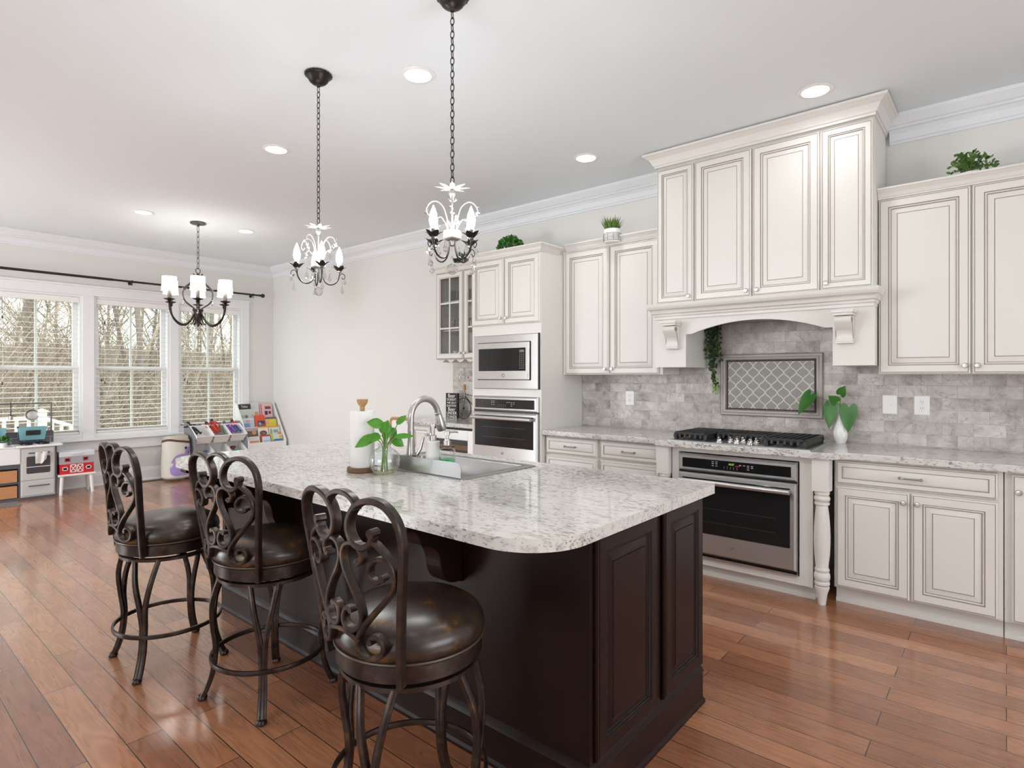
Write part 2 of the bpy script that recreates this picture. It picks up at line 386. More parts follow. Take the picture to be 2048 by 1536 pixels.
WALL = mat('cream wall paint', 'e4e2de', .75, var=.015, vscale=2, bump=.03, bscale=200)
CEIL = mat('white ceiling paint', 'eaf0f3', .85)
TRIM = mat('white trim paint', 'e9ebee', .45)
WTRIM = mat('white window trim', 'eeeeef', .4)
CREAM = mat('cream cabinet paint', 'e2dfd9', .42, var=.015, vscale=5)
GLAZE = mat('umber glaze line', '9a8d81', .55)
FLOOR = floor_material()
GRAN = granite_material('white granite', hexlin('d6d3ce'), hexlin('b3aea8'), hexlin('4a4441'), (1, .42, 1))
TILE = tile_material()
STONE = mat('grey stone moulding', 'b3aba5', .4, var=.12, vscale=12, stretch=(1,.4,1))
ESP = mat('dark cherry wood', '1c0b09', .36, spec=.28, var=.2, vscale=14, stretch=(6,6,.6))
ESPD = mat('dark cherry edge', '140908', .4)
BRONZE = bronze_material(); LEATHER = leather_material()
PIPING = mat('leather piping', '4a3a2e', .4)
STEEL = steel_material('brushed steel', (.50, .497, .49), .34, (2, 2, 260))
STEELV = steel_material('brushed sink steel', (.40, .395, .39), .36, (200, 3, 3))
def brushed_vertical(name, col, rough):
    m = steel_material(name, col, rough, (2, 2, 260)); nt = m.node_tree; b = nt.nodes['Principled BSDF']
    b.inputs['Anisotropic'].default_value = .85; c = node(nt, 'ShaderNodeCombineXYZ'); c.inputs[2].default_value = 1; nt.links.new(c.outputs[0], b.inputs['Tangent']); return m
STEELA = brushed_vertical('brushed appliance steel', (.60, .597, .59), .36)
NICKEL = mat('satin nickel', (.56, .54, .51), .32, metal=1.)
PEWTER = mat('dark pewter', (.34, .31, .28), .3, metal=1.)
CHROME = mat('polished chrome', (.85, .85, .85), .08, metal=1.)
BLACKG = mat('black oven glass', '1c1c1d', .06, spec=.6)
WINDOWG = mat('dark oven window', '242323', .07, spec=.3)
BLACK = mat('black plastic', '111112', .4)
IRON = mat('black cast iron', '2a2a2c', .5, bump=.15, bscale=180)
DIAL = mat('grey printed mark', 'a8a8a8', .5)
LEDG = mat('green clock digits', '101010', .4, emit=hexlin('b8e04a'), es=1.2)
LEDR = mat('red indicator', '301010', .4, emit=hexlin('e8303c'), es=1.0)
WHITE = mat('white ceramic', 'f0efed', .25)
WPLAS = mat('white plastic', 'f0eeec', .35)
PANE = clear_glass('window glass', (.93, .97, .94), .8)
CABG = clear_glass('cabinet glass', (.90, .90, .89), .9)
GLASS = clear_glass('drinking glass', (.95, .965, .965), 1.0, 1.8)
VASEG = clear_glass('vase glass', (.95, .97, .965), .9, 1.9)
CRYSTAL = clear_glass('cut crystal', (.93, .93, .93), 1.0, 1.3)
BULBM = mat('lit bulb', 'ffffff', .4, emit=(.95, .98, 1.0), es=BULB)
SHADEM = mat('lit fabric shade', 'f6f2ea', .8, emit=(1., .955, .9), es=1.3)
DISC = mat('lit lamp lens', 'ffffff', .5, emit=(1., .98, .95), es=6.)
DARKB = mat('oil rubbed bronze', '2c2724', .38, metal=.5)
ANTIQ = mat('antique silver metal', '57524e', .4, metal=.6)
SILV = mat('brightened silver metal', '8a8680', .4, metal=.4)  # pendants' upper metal, lightened in colour to look brightly lit by the bulbs
CANDLE = mat('candle sleeve', '5a544e', .55)
ROD = mat('black iron rod', '2e2927', .45, metal=.3)
SLAT = mat('white blind slat', 'f2f0ec', .5)
GREEN = mat('leaf green', '4a8c1c', .4, var=.35, vscale=30)
GREEN2 = mat('boxwood green', '3f7a24', .5, var=.5, vscale=60)
GREEN3 = mat('dark ivy green', '33482a', .5, var=.45, vscale=40)
LIME = mat('young leaf green', '86a850', .5, var=.2, vscale=40)
GREENP = mat('glossy heart leaf', '326e1f', .3, var=.4, vscale=22)
STEM = mat('green stem', '6f8a45', .5)
WOOD = mat('oak wood', 'b48a5c', .5, var=.18, vscale=20, stretch=(4,4,1))
WOODD = mat('walnut bark ring', '6f5238', .6, var=.2, vscale=40)
PAPER = mat('paper towel', 'eceae7', .9, bump=.3, bscale=260)
# ---------------------------------------------------------------- room shell
g = G(); g.box((XL-.15, YR-.15, -.12), (XW+.15, YB+.15, 0)); struct('floor', g, FLOOR, flat=True)
g = G(); g.box((XL-.15, YR-.15, ZC), (XW+.15, YB+.15, ZC+.12)); struct('ceiling', g, CEIL, flat=True)
g = G(); g.box((XW, YR-.15, 0), (XW+.15, YB+.15, ZC)); struct('wall_right', g, WALL, flat=True)
def holed_wall(axis, p0, p1, a0, a1, holes):
    """wall slab with rectangular openings [(a0, a1, z0, z1)] sorted along the wall"""
    g = G()
    def bx(u0, u1, z0, z1):
        if u1-u0 < 1e-4 or z1-z0 < 1e-4: return
        g.box((u0, p0, z0), (u1, p1, z1)) if axis == 'x' else g.box((p0, u0, z0), (p1, u1, z1))
    u = a0
    for h in holes:
        bx(u, h[0], 0, ZC); bx(h[0], h[1], 0, h[2]); bx(h[0], h[1], h[3], ZC); u = h[1]
    bx(u, a1, 0, ZC)
    return g
WZ0, WZ1 = .625, 2.36
WINS = [(1.186, 2.055), (2.168, 3.037), (3.137, 4.006)]
struct('wall_back', holed_wall('x', YB, YB+.15, XL-.15, XW, [(a, b, WZ0, WZ1) for a, b in WINS]), WALL, flat=True)
struct('wall_left', holed_wall('y', XL-.15, XL, YR, YB, [(-.2, 2.4, .6, 2.4), (5.55, 7.65, .02, 2.2)]), WALL, flat=True)  # first opening added for fill light, second is the patio door
struct('wall_front', holed_wall('x', YR-.15, YR, XL-.15, XW, [(0, 3.0, .6, 2.5)]), WALL, flat=True)  # unseen rear opening added for fill light

# crown moulding and baseboards
CROWN = [(0, -.165), (.012, -.165), (.014, -.150), (.022, -.145), (.030, -.105), (.045, -.085), (.062, -.078), (.064, -.070), (.078, -.062), (.105, -.030), (.112, -.022), (.114, -.001), (0, -.001)]
def run(name, prof, path, outs, m): 
    g = G(); g.sweep(prof, path, outs); return struct(name, g, m, ang=20)
run('trim_1', CROWN, [(XL, YB, ZC), (XW, YB, ZC)], [(1, -1, 0), (-1, -1, 0)], TRIM)
run('trim_2', CROWN, [(XW, YB, ZC), (XW, 2.03, ZC)], [(-1, -1, 0), (-1, 0, 0)], TRIM)
run('trim_3', CROWN, [(XW, .58, ZC), (XW, YR, ZC)], [(-1, 0, 0), (-1, 1, 0)], TRIM)
BASE = [(0, 0), (.032, 0), (.032, .012), (.020, .02), (.018, .13), (.012, .145), (.010, .165), (0, .17)]
run('baseboard_back', BASE, [(XL, YB, 0), (XW, YB, 0)], [(1, -1, 0), (-1, -1, 0)], WTRIM)
run('baseboard_right', BASE, [(XW, YB, 0), (XW, 4.72, 0)], [(-1, -1, 0), (-1, 0, 0)], WTRIM)
run('baseboard_left', BASE, [(XL, 5.4, 0), (XL, YR, 0)], [(1, 0, 0), (1, 1, 0)], WTRIM)

# window casing, sill and apron
g = G()
x0, x1 = WINS[0][0]-.10, WINS[2][1]+.105
g.box((x0, YB-.022, WZ1-.004), (x1, YB, WZ1+.10)); g.box((x0-.015, YB-.03, WZ1+.10), (x1+.015, YB, WZ1+.125))
for a, b in ((x0, WINS[0][0]+.004), (WINS[0][1]-.004, WINS[1][0]+.004), (WINS[1][1]-.004, WINS[2][0]+.004), (WINS[2][1]-.004, x1)):
    g.box((a, YB-.02, WZ0-.05), (b, YB, WZ1))
struct('trim_4', g, WTRIM, bev=.003, flat=True)
g = G(); g.box((x0-.03, YB-.075, WZ0-.055), (x1+.03, YB, WZ0-.025)); g.box((x0, YB-.022, WZ0-.16), (x1, YB, WZ0-.055)); g.box((x0, YB-.03, WZ0-.185), (x1, YB, WZ0-.16))
struct('trim_5', g, WTRIM, bev=.004, flat=True)
for i, (a, b) in enumerate(WINS):
    g = G(); t = .03; ya, yb = YB+.002, YB+.148
    g.box((a, ya, WZ0), (a+t, yb, WZ1)); g.box((b-t, ya, WZ0), (b, yb, WZ1)); g.box((a+t, ya, WZ1-t), (b-t, yb, WZ1)); g.box((a+t, ya, WZ0), (b-t, yb, WZ0+t))
    w = struct('window_%d' % (i+1), g, WTRIM, flat=True)
    for z0, z1, y in ((WZ0+.03, 1.49, YB+.055), (1.44, WZ1-.03, YB+.095)):
        g = G(); s = .05; A, B = a+t, b-t
        g.box((A, y, z0), (A+s, y+.04, z1)); g.box((B-s, y, z0), (B, y+.04, z1)); g.box((A+s, y, z0), (B-s, y+.04, z0+s)); g.box((A+s, y, z1-s), (B-s, y+.04, z1))
        sash = part('sash', g, WTRIM, w, bev=.003, flat=True)
        g = G(); g.box((A+s, y+.016, z0+s), (B-s, y+.022, z1-s)); part('pane', g, PANE, sash, flat=True)
        g = G(); g.box(((A+B)/2-.011, y+.008, z0+s), ((A+B)/2+.011, y+.03, z1-s)); part('muntin', g, mat('greenish muntin', 'd9dfd6', .5) if i == 0 and z0 < 1 else bpy.data.materials['greenish muntin'], sash, flat=True)

# blinds, one per window
LABB = ['white slatted blind covering the window behind the toy kitchen', 'white slatted blind on the middle window of the three', 'white slatted blind on the window behind the hanging dining chandelier and toy bins']
for i, (a, b) in enumerate(WINS):
    r = root('window_blind', ((a+b)/2, YB+.03, WZ0+.03), LABB[i], 'window blind', 'slatted window blinds')
    a2, b2 = a+.034, b-.034; yc = YB+.030
    g = G(); g.box((a2-.003, YB+.002, WZ1-.10), (b2+.003, YB+.05, WZ1-.032)); part('headrail', g, SLAT, r, bev=.004, flat=True)
    g = G(); z = WZ1-.135
    while z > WZ0+.075:
        prof = []
        tl = .10
        for yy in (-.024, -.008, .008, .024): prof.append((yy, z+yy*tl+.0016*(1-(yy/.024)**2)))
        rows = [[(x, yc+p[0], p[1]+d) for p in (prof if d else prof)] for x in (a2, b2) for d in (0,)]
        L0 = [(a2, yc+p[0], p[1]) for p in prof]+[(a2, yc+p[0], p[1]+.003) for p in reversed(prof)]
        L1 = [(b2, q[1], q[2]) for q in L0]
        g.loft([L0, L1]); z -= .0585
    part('slats', g, SLAT, r, flat=True, stuff=False)
    g = G(); g.box((a2, yc-.026, WZ0+.032), (b2, yc+.026, WZ0+.055)); part('bottom_rail', g, SLAT, r, bev=.003, flat=True)
    for fx in (.12, .5, .88):
        g = G(); x = a2+(b2-a2)*fx
        for dy in (-.0262, .0262): g.tube([(x, yc+dy, WZ0+.055), (x, yc+dy, WZ1-.10)], .0011, 4)
        part('ladder_cord', g, SLAT, r)
    g = G()
    for k, (dx, z) in enumerate(((.05, 1.33), (.085, 1.30), (.085, 2.05))):
        g.tube([(a2+dx, YB-.002, WZ1-.10), (a2+dx, YB-.002, z)], .001, 4)
        g.lathe([(0, z-.035), (.007, z-.033), (.005, z), (0, z+.002)], 8, (a2+dx, YB-.002, 0), 1)
    part('pull_cord', g, [SLAT, ROD], r)

# curtain rod
r = root('curtain_rod', (2.0, YB-.09, 2.58), 'long thin black curtain rod above the windows, with ball finial', 'curtain rod')
g = G(); g.tube([(-1.6, YB-.09, 2.575), (2.35, YB-.09, 2.575)], .016, 10); g.tube([(2.3, YB-.09, 2.575), (4.24, YB-.09, 2.575)], .0135, 10); part('rod', g, ROD, r)
g = G(); g.ball((4.285, YB-.09, 2.575), .03); g.lathe([(.012, 0), (.018, .006), (.012, .03)], 10, (4.235, YB-.09, 2.575), ax=(1,0,0)); part('finial', g, ROD, r)
for x in (2.56, 4.14, .4):
    g = G(); g.tube([(x, YB-.002, 2.56), (x, YB-.09, 2.56)], .006, 8); g.lathe([(0, 0), (.022, 0), (.022, .006), (0, .008)], 12, (x, YB-.001, 2.56), ax=(0,-1,0)); g.tube([(x, YB-.09, 2.55), (x, YB-.09, 2.525)], .005, 6)
    g.lathe([(.0135, -.008), (.018, -.008), (.018, .008), (.0135, .008)], 12, (x, YB-.09, 2.575), ax=(1,0,0))
    part('bracket', g, ROD, r)

# patio door, then two unseen windows added to let fill light in
def lite(name, axis, p, a, b, z0, z1, nx, nz, fr=.06):
    g = G()
    def bx(u0, u1, w0, w1, d=.03):
        g.box((u0, p-d, w0), (u1, p+d, w1)) if axis == 'x' else g.box((p-d, u0, w0), (p+d, u1, w1))
    bx(a, a+fr, z0, z1); bx(b-fr, b, z0, z1); bx(a+fr, b-fr, z0, z0+fr); bx(a+fr, b-fr, z1-fr, z1)
    for i in range(1, nx): u = a+(b-a)*i/nx; bx(u-fr/2, u+fr/2, z0+fr, z1-fr, .025)
    for i in range(1, nz): w = z0+(z1-z0)*i/nz; bx(a+fr, b-fr, w-.012, w+.012, .015)
    return struct(name, g, WTRIM, flat=True)
lite('door_1', 'y', XL-.07, 5.55, 7.65, .02, 2.2, 2, 1, .09)
lite('window_4', 'y', XL-.07, -.2, 2.4, .6, 2.4, 3, 2)
lite('window_5', 'x', YR-.07, 0, 3.0, .6, 2.5, 4, 2)

# stone backsplash
g = G(); g.box((XW-.009, -1.3, .9145), (XW-.0005, 2.963, 1.83)); struct('trim_6', g, TILE, flat=True)
g = G(); g.box((XW-.009, 3.772, .9145), (XW-.0005, 4.66, 1.56)); struct('trim_7', g, TILE, flat=True)

# framed mosaic over the range
r = root('mosaic_panel', (XW-.01, 1.327, 1.067), 'stone framed arabesque mosaic panel on the backsplash over the cooktop', 'tile panel')
y0, y1, z0, z1 = .969, 1.685, 1.067, 1.53; xb = XW-.0095
g = G(); g.panel(y0, y1, z0, z1, xb, [(0, 0, 0), (0, .012, 0), (.006, .018, 1), (.02, .017, 0), (.028, .024, 0), (.04, .020, 0), (.046, .010, 1), (.046, .002, 0)]); part('stone_frame', g, [STONE, mat('stone edge grout', '8e8580', .5)], r)  # frame with darker strips along its outer and inner edges
m_bead = mat('dark pewter bead', '4a4542', .35, metal=.5)
g = G(); k0, k1, w0, w1 = y0+.046, y1-.046, z0+.046, z1-.046
for i in range(54):
    t = (i+.5)/54
    for yy, zz in ((k0+t*(k1-k0), w0+.006), (k0+t*(k1-k0), w1-.006)): g.ball((xb-.006, yy, zz), .0062, 6, 4, sq=(.7, 1, .8))
for i in range(32):
    t = (i+.5)/32
    for yy, zz in ((k0+.006, w0+t*(w1-w0)), (k1-.006, w0+t*(w1-w0))): g.ball((xb-.006, yy, zz), .0062, 6, 4, sq=(.7, .8, 1))
part('bead_border', g, m_bead, r)
g = G(); g.box((xb-.006, k0+.012, w0+.012), (xb-.001, k1-.012, w1-.012)); part('grout', g, mat('pale mosaic grout', 'd6d2cb', .5), r, flat=True)
g = G(); W, H = .0855, .0985; ya, yb2, za, zb = k0+.0125, k1-.0125, w0+.0125, w1-.0125
def clip(poly, ax, lim, keep_less):
    out = []
    for i in range(len(poly)):
        a, b = poly[i-1], poly[i]
        ia = (a[ax] <= lim) == keep_less or a[ax] == lim; ib = (b[ax] <= lim) == keep_less or b[ax] == lim
        if ia != ib:
            t = (lim-a[ax])/(b[ax]-a[ax]); out.append((a[0]+(b[0]-a[0])*t, a[1]+(b[1]-a[1])*t))
        if ib: out.append(b)
    return out
for j in range(-1, 10):
    for i in range(-1, 9):
        cy, cz = ya+.03+i*W+(W/2 if j % 2 else 0), za+.02+j*H/2
        q = []
        for sx, sz, rev in ((1, 1, 0), (1, -1, 1), (-1, -1, 0), (-1, 1, 1)):
            pts = []
            for k in range(8):
                t = k/8; t = t if not rev else 1-t
                s = t*t*(3-2*t); pts.append((sx*(W/2)*s, sz*(H/2)*(1-t)))
            q += pts
        q = [(cy+p*.86, cz+v*.86) for p, v in q]
        for ax, lim, less in ((0, ya, False), (0, yb2, True), (1, za, False), (1, zb, True)):
            if q: q = clip(q, ax, lim, less)
        if len(q) > 2: g.prism(q, (0,0,0), (0,1,0), (0,0,1), (-1,0,0), -(xb-.006), -(xb-.0085))
part('lantern_tiles', g, mat('grey glass mosaic', '9d9993', .18, var=.2, vscale=90), r, flat=True)

# outlet and switch plates
def plate(y, z, kind, label):
    r = root('wall_plate', (XW-.0095, y, z-.06), label, 'outlet' if kind != 'switch' else 'light switch')
    x = XW-.0095; w, h = (.041, .061)
    g = G(); g.panel(y-w, y+w, z-h, z+h, x, [(0, 0, 0), (0, .003, 0), (.004, .006, 0), (.006, .0062, 0)]); part('cover_plate', g, WPLAS, r)
    if kind == 'switch':
        g = G(); g.box((x-.0072, y-.006, z-.012), (x-.006, y+.006, z+.012)); g.box((x-.016, y-.0035, z-.008), (x-.006, y+.0035, z+.002)); part('toggle', g, WPLAS, r)
    else:
        for dz in (-.02, .02):
            g = G(); g.lathe([(0, .008), (.015, .008), (.0165, .006)], 16, (x, y, z+dz), ax=(-1,0,0))
            for dy in (-.006, .006): g.box((x-.0085, y+dy-.001, z+dz-.002), (x-.0078, y+dy+.001, z+dz+.007), 1)
            g.ball((x-.008, y, z+dz-.008), .002, 6, 4, 1)
            part('socket', g, [WPLAS, BLACK], r)
plate(2.474, 1.176, 'outlet', 'white outlet plate on the backsplash left of the cooktop')
plate(.580, 1.180, 'switch', 'white toggle switch plate on the tile beside the heart leaf plant')
plate(.408, 1.180, 'outlet', 'white double socket outlet plate right of the light switch')

# recessed ceiling lights
DL = [(2.121, 2.478, 'recessed ceiling light between the two crystal chandelier chains'), (2.145, 4.085, 'recessed ceiling light left of the middle chandelier chain'),
      (3.735, .85, 'recessed ceiling light just in front of the tall hood cabinet crown'), (3.754, 2.443, 'recessed ceiling light above the two cabinets left of the hood'),
      (2.10, 6.684, 'recessed ceiling light far left, before the windows'), (3.135, 6.658, 'recessed ceiling light right of the dining chandelier'),
      (2.121, .85, None), (.5, .85, None), (.5, 4.085, None), (.5, -1.4, None), (2.121, -1.4, None), (-1, 6.7, None), (-1, 2.4, None)]
for x, y, lab in DL:
    r = root('ceiling_light', (x, y, ZC-.006), lab or 'recessed ceiling light in the open room out of the picture', 'ceiling light', 'recessed ceiling lights')
    g = G(); g.lathe([(.072, -.0005), (.092, -.0005), (.094, -.004), (.090, -.007), (.074, -.009), (.071, -.004)], 36, (x, y, ZC)); part('trim_ring', g, WPLAS, r)
    g = G(); g.lathe([(0, -.006), (.0715, -.006), (.0715, -.002), (0, -.002)], 36, (x, y, ZC)); part('lens', g, DISC, r)
    l = bpy.data.lights.new('downlight', 'AREA'); l.shape = 'DISK'; l.size = .13; l.energy = DOWNLIGHT_W; l.color = (1, .985, .965); l.spread = math.radians(165)
    o = bpy.data.objects.new('downlight', l); COL.objects.link(o); o.location = (0, 0, -.006); o.parent = r

# floor register
r = root('floor_vent', (2.73, 8.49, 0), 'brown metal floor vent under the middle window', 'floor vent')
g = G(); g.box((2.60, 8.44, 0), (2.90, 8.545, .004)); part('frame', g, WOODD, r)
g = G()
for i in range(18): g.box((2.612+i*.0155, 8.45, .004), (2.620+i*.0155, 8.535, .0055))
part('louvre', g, BLACK, r, flat=True)
# ---------------------------------------------------------------- cabinet kit
RAISED = [(0, 0, 0), (0, .014, 0), (.004, .0195, 0), (.008, .021, 0), (.0095, .019, 1), (.011, .019, 1), (.0125, .0215, 0), (.05, .0215, 0), (.052, .017, 1), (.054, .0165, 1),
          (.058, .0195, 0), (.062, .0165, 0), (.0635, .012, 1), (.066, .011, 1), (.07, .012, 0), (.094, .0185, 0), (.0955, .0165, 1), (.097, .0165, 1), (.0985, .0195, 0)]
DRAWER = [(0, 0, 0), (0, .014, 0), (.004, .0195, 0), (.008, .021, 0), (.0095, .019, 1), (.011, .019, 1), (.0125, .0215, 0), (.034, .0215, 0), (.0355, .0165, 1), (.0375, .016, 1), (.040, .0175, 0), (.046, .0195, 0)]
NARROW = [(d*.8 if d > .02 else d, h, m) for d, h, m in RAISED]
CR = [CREAM, GLAZE]
def knob(parent, x, y, z, face='-X', m=None):
    ax = {'-X': (-1,0,0), '-Y': (0,-1,0)}[face]; g = G()
    g.lathe([(0, 0), (.006, 0), (.005, .008), (.0055, .012), (.013, .016), (.0155, .021), (.013, .026), (0, .028)], 14, (x, y, z), ax=ax)
    return part('knob', g, m or NICKEL, parent)
def pull(parent, x, y, z, w=.05):
    g = G(); g.tube(spline([(x, y-w, z), (x-.018, y-w, z), (x-.026, y-w*.7, z), (x-.028, y, z), (x-.026, y+w*.7, z), (x-.018, y+w, z), (x, y+w, z)], 4), [.006]*4+[.0045]*16+[.006]*5, 8)
    for s in (-1, 1): g.ball((x-.016, y+s*w, z), .008, 8, 6)
    return part('handle', g, PEWTER, parent)
def door(parent, y0, y1, z0, z1, x, kn=None, prof=None):
    g = G(); g.panel(y0, y1, z0, z1, x, prof or RAISED); d = part('door', g, CR, parent, ang=20)
    if kn: knob(d, x-.021, kn[0], kn[1])
    return d
def drawer(parent, y0, y1, z0, z1, x):
    g = G(); g.panel(y0, y1, z0, z1, x, DRAWER); d = part('drawer', g, CR, parent, ang=20)
    pull(d, x-.0195, (y0+y1)/2, (z0+z1)/2); return d
CABCROWN = [(0, 0), (.006, 0), (.008, .008), (.014, .012), (.022, .032), (.036, .046), (.040, .050), (.046, .052), (.048, .062), (0, .062)]
def crown(parent, x, y0, y1, z, prof=CABCROWN, ends=(True, True), xw=XW, name='crown'):
    """crown round the front and the open ends of a cabinet top; x = front plane"""
    path, outs = [], []
    if ends[1]: path.append((xw-.001, y1, z)); outs.append((0, 1, 0)); path.append((x, y1, z)); outs.append((-1, 1, 0))
    else: path.append((x, y1, z)); outs.append((-1, 0, 0))
    if ends[0]: path.append((x, y0, z)); outs.append((-1, -1, 0)); path.append((xw-.001, y0, z)); outs.append((0, -1, 0))
    else: path.append((x, y0, z)); outs.append((-1, 0, 0))
    g = G(); g.sweep(prof, path, outs); return part(name, g, CR, parent, ang=20)

# upper cabinet right of the hood
r = root('upper_cabinet', (4.33, .15, 1.376), 'cream double door wall cabinet right of the range hood', 'wall cabinet', 'cream wall cabinets')
g = G(); g.box((4.191, -.30, 1.376), (XW-.010, .600, 2.445)); part('body', g, CR, r, bev=.002, flat=True)
door(r, .1545, .597, 1.379, 2.438, 4.19, (.178, 1.425)); door(r, -.297, .1455, 1.379, 2.438, 4.19, (.122, 1.425))
crown(r, 4.178, -.30, .600, 2.440, ends=(False, False))
# next one along, mostly outside
r = root('upper_cabinet', (4.33, -.8, 1.376), 'cream wall cabinet at the right edge, beyond the double door one', 'wall cabinet', 'cream wall cabinets')
g = G(); g.box((4.191, -1.20, 1.376), (XW-.010, -.305, 2.445)); part('body', g, CR, r, bev=.002, flat=True)
door(r, -.75, -.308, 1.379, 2.438, 4.19, (-.72, 1.425)); door(r, -1.197, -.755, 1.379, 2.438, 4.19, (-.79, 1.425))
crown(r, 4.178, -1.20, -.305, 2.440, ends=(False, False))
# upper cabinet left of the hood
r = root('upper_cabinet', (4.33, 2.48, 1.376), 'cream double door wall cabinet left of the range hood', 'wall cabinet', 'cream wall cabinets')
g = G(); g.box((4.191, 2.024, 1.376), (XW-.010, 2.962, 2.445)); part('body', g, CR, r, bev=.002, flat=True)
door(r, 2.4945, 2.930, 1.379, 2.433, 4.19, (2.522, 1.425)); door(r, 2.050, 2.4855, 1.379, 2.433, 4.19, (2.458, 1.425))
crown(r, 4.178, 2.033, 2.915, 2.438, ends=(False, False))

# hood cabinet
r = root('hood_cabinet', (4.28, 1.3, 1.43), 'tall cream range hood cabinet with four doors, mantel shelf and arched valance', 'range hood')
g = G(); g.box((4.071, .602, 1.80), (XW-.010, 2.012, 2.945)); part('body', g, CR, r, bev=.002, flat=True)
for y0, y1, ky, pr in ((1.722, 2.006, 1.752, NARROW), (1.317, 1.712, 1.347, RAISED), (.900, 1.307, 1.277, RAISED), (.608, .890, .858, NARROW)):
    door(r, y0, y1, 1.905, 2.905, 4.07, (ky, 1.945), pr)
BIG = [(0, 0), (.008, 0), (.010, .014), (.018, .018), (.022, .030), (.040, .060), (.064, .078), (.070, .082), (.076, .084), (.079, .098), (0, .098)]
crown(r, 4.050, .602, 2.012, 2.922, BIG)
MANT = [(0, 0), (.018, 0), (.018, .018), (.030, .022), (.034, .036), (.052, .040), (.060, .058), (.070, .066), (.088, .070), (.098, .082), (.102, .090), (.104, .108), (0, .108)]
path = [(4.166, 2.006, 1.785), (4.050, 2.006, 1.785), (4.050, .608, 1.785), (4.166, .608, 1.785)]
g = G(); g.sweep([(a*.95, z) for a, z in MANT], path, [(0, .45, 0), (-1, .45, 0), (-1, -.45, 0), (0, -.45, 0)]); part('mantel_shelf', g, CR, r, ang=20)
# arched valance
pts = [(.598, 1.43), (.824, 1.43), (.824, 1.668), (.868, 1.669)]
for i in range(17):
    t = i/16; pts.append((.868+t*(1.735-.868), 1.669+.078*(1-(2*t-1)**2)))
pts += [(1.776, 1.668), (1.776, 1.43), (2.022, 1.43), (2.022, 1.80), (.598, 1.80)]
g = G(); g.prism(pts, (0,0,0), (0,1,0), (0,0,1), (1,0,0), 4.050, 4.068); part('valance', g, CR, r, bev=.0015, flat=True)
for a, b in ((1.776, 2.016), (.604, .824)): g = G(); g.box((4.069, a, 1.43), (XW-.011, b, 1.799)); part('side_box', g, CR, r, flat=True)
g = G(); g.box((4.08, .83, 1.765), (XW-.02, 1.77, 1.795)); part('hood_underside', g, STEEL, r, flat=True)
def corbel(y):
    b = []
    prof = [(0, .0), (.0, .20), (.112, .20), (.112, .178), (.104, .176), (.104, .166), (.088, .162)]
    curve = spline([(.088, .162), (.098, .146), (.094, .126), (.070, .098), (.044, .074), (.034, .048), (.040, .024), (.046, .012)], 4)
    g = G(); w = .045
    body = [(p.x, p.y) for p in curve]+[(.036, .004), (.0, .0)]
    body = [(0, .166)]+body
    g.prism(body, (4.0495, y, 1.565), (-1,0,0), (0,0,1), (0,1,0), -w, w)
    for a, z0, z1, ww in ((.112, .182, .200, .06), (.102, .166, .182, .053), (.046, .0, .010, .048)): g.box((4.0495-a, y-ww, 1.565+z0), (4.0495, y+ww, 1.565+z1))
    c = part('corbel', g, CR, r, bev=.0015, flat=True)
    for s in (-1, 1):
        sp = [( .068+.018*(1-t)*cos(5*PI*t)*1.0, .138+.018*(1-t)*sin(5*PI*t)) for t in [i/24 for i in range(25)]]
        g = G(); g.tube([(4.0495-a, y+s*(w+.001), 1.565+z) for a, z in sp]+[(4.0495-.05, y+s*(w+.001), 1.565+.10), (4.0495-.03, y+s*(w+.001), 1.565+.03)], .0022, 5); part('scroll', g, GLAZE, c)
corbel(1.868); corbel(.752)

# tall oven tower
r = root('oven_tower', (4.18, 3.367, 0), 'tall cream cabinet tower holding the microwave and wall oven', 'tall cabinet')
g = G()
for z0, z1, full in ((.10, .60, 1), (.60, 1.188, 0), (1.188, 1.252, 1), (1.252, 1.728, 0), (1.728, 2.425, 1)):
    if full: g.box((3.88, 2.966, z0), (XW-.001, 3.768, z1))
    else:
        g.box((3.88, 2.966, z0), (XW-.001, 2.985, z1)); g.box((3.88, 3.733, z0), (XW-.001, 3.768, z1)); g.box((4.45, 2.985, z0), (XW-.001, 3.733, z1))
part('body', g, CR, r, flat=True)
g = G(); g.box((3.95, 2.970, 0), (XW-.002, 3.764, .10)); part('toe_kick', g, CR, r, flat=True)
door(r, 3.371, 3.762, 1.818, 2.405, 3.88, (3.400, 1.875)); door(r, 2.972, 3.363, 1.818, 2.405, 3.88, (3.334, 1.875))
crown(r, 3.868, 2.966, 3.768, 2.412, xw=4.130)

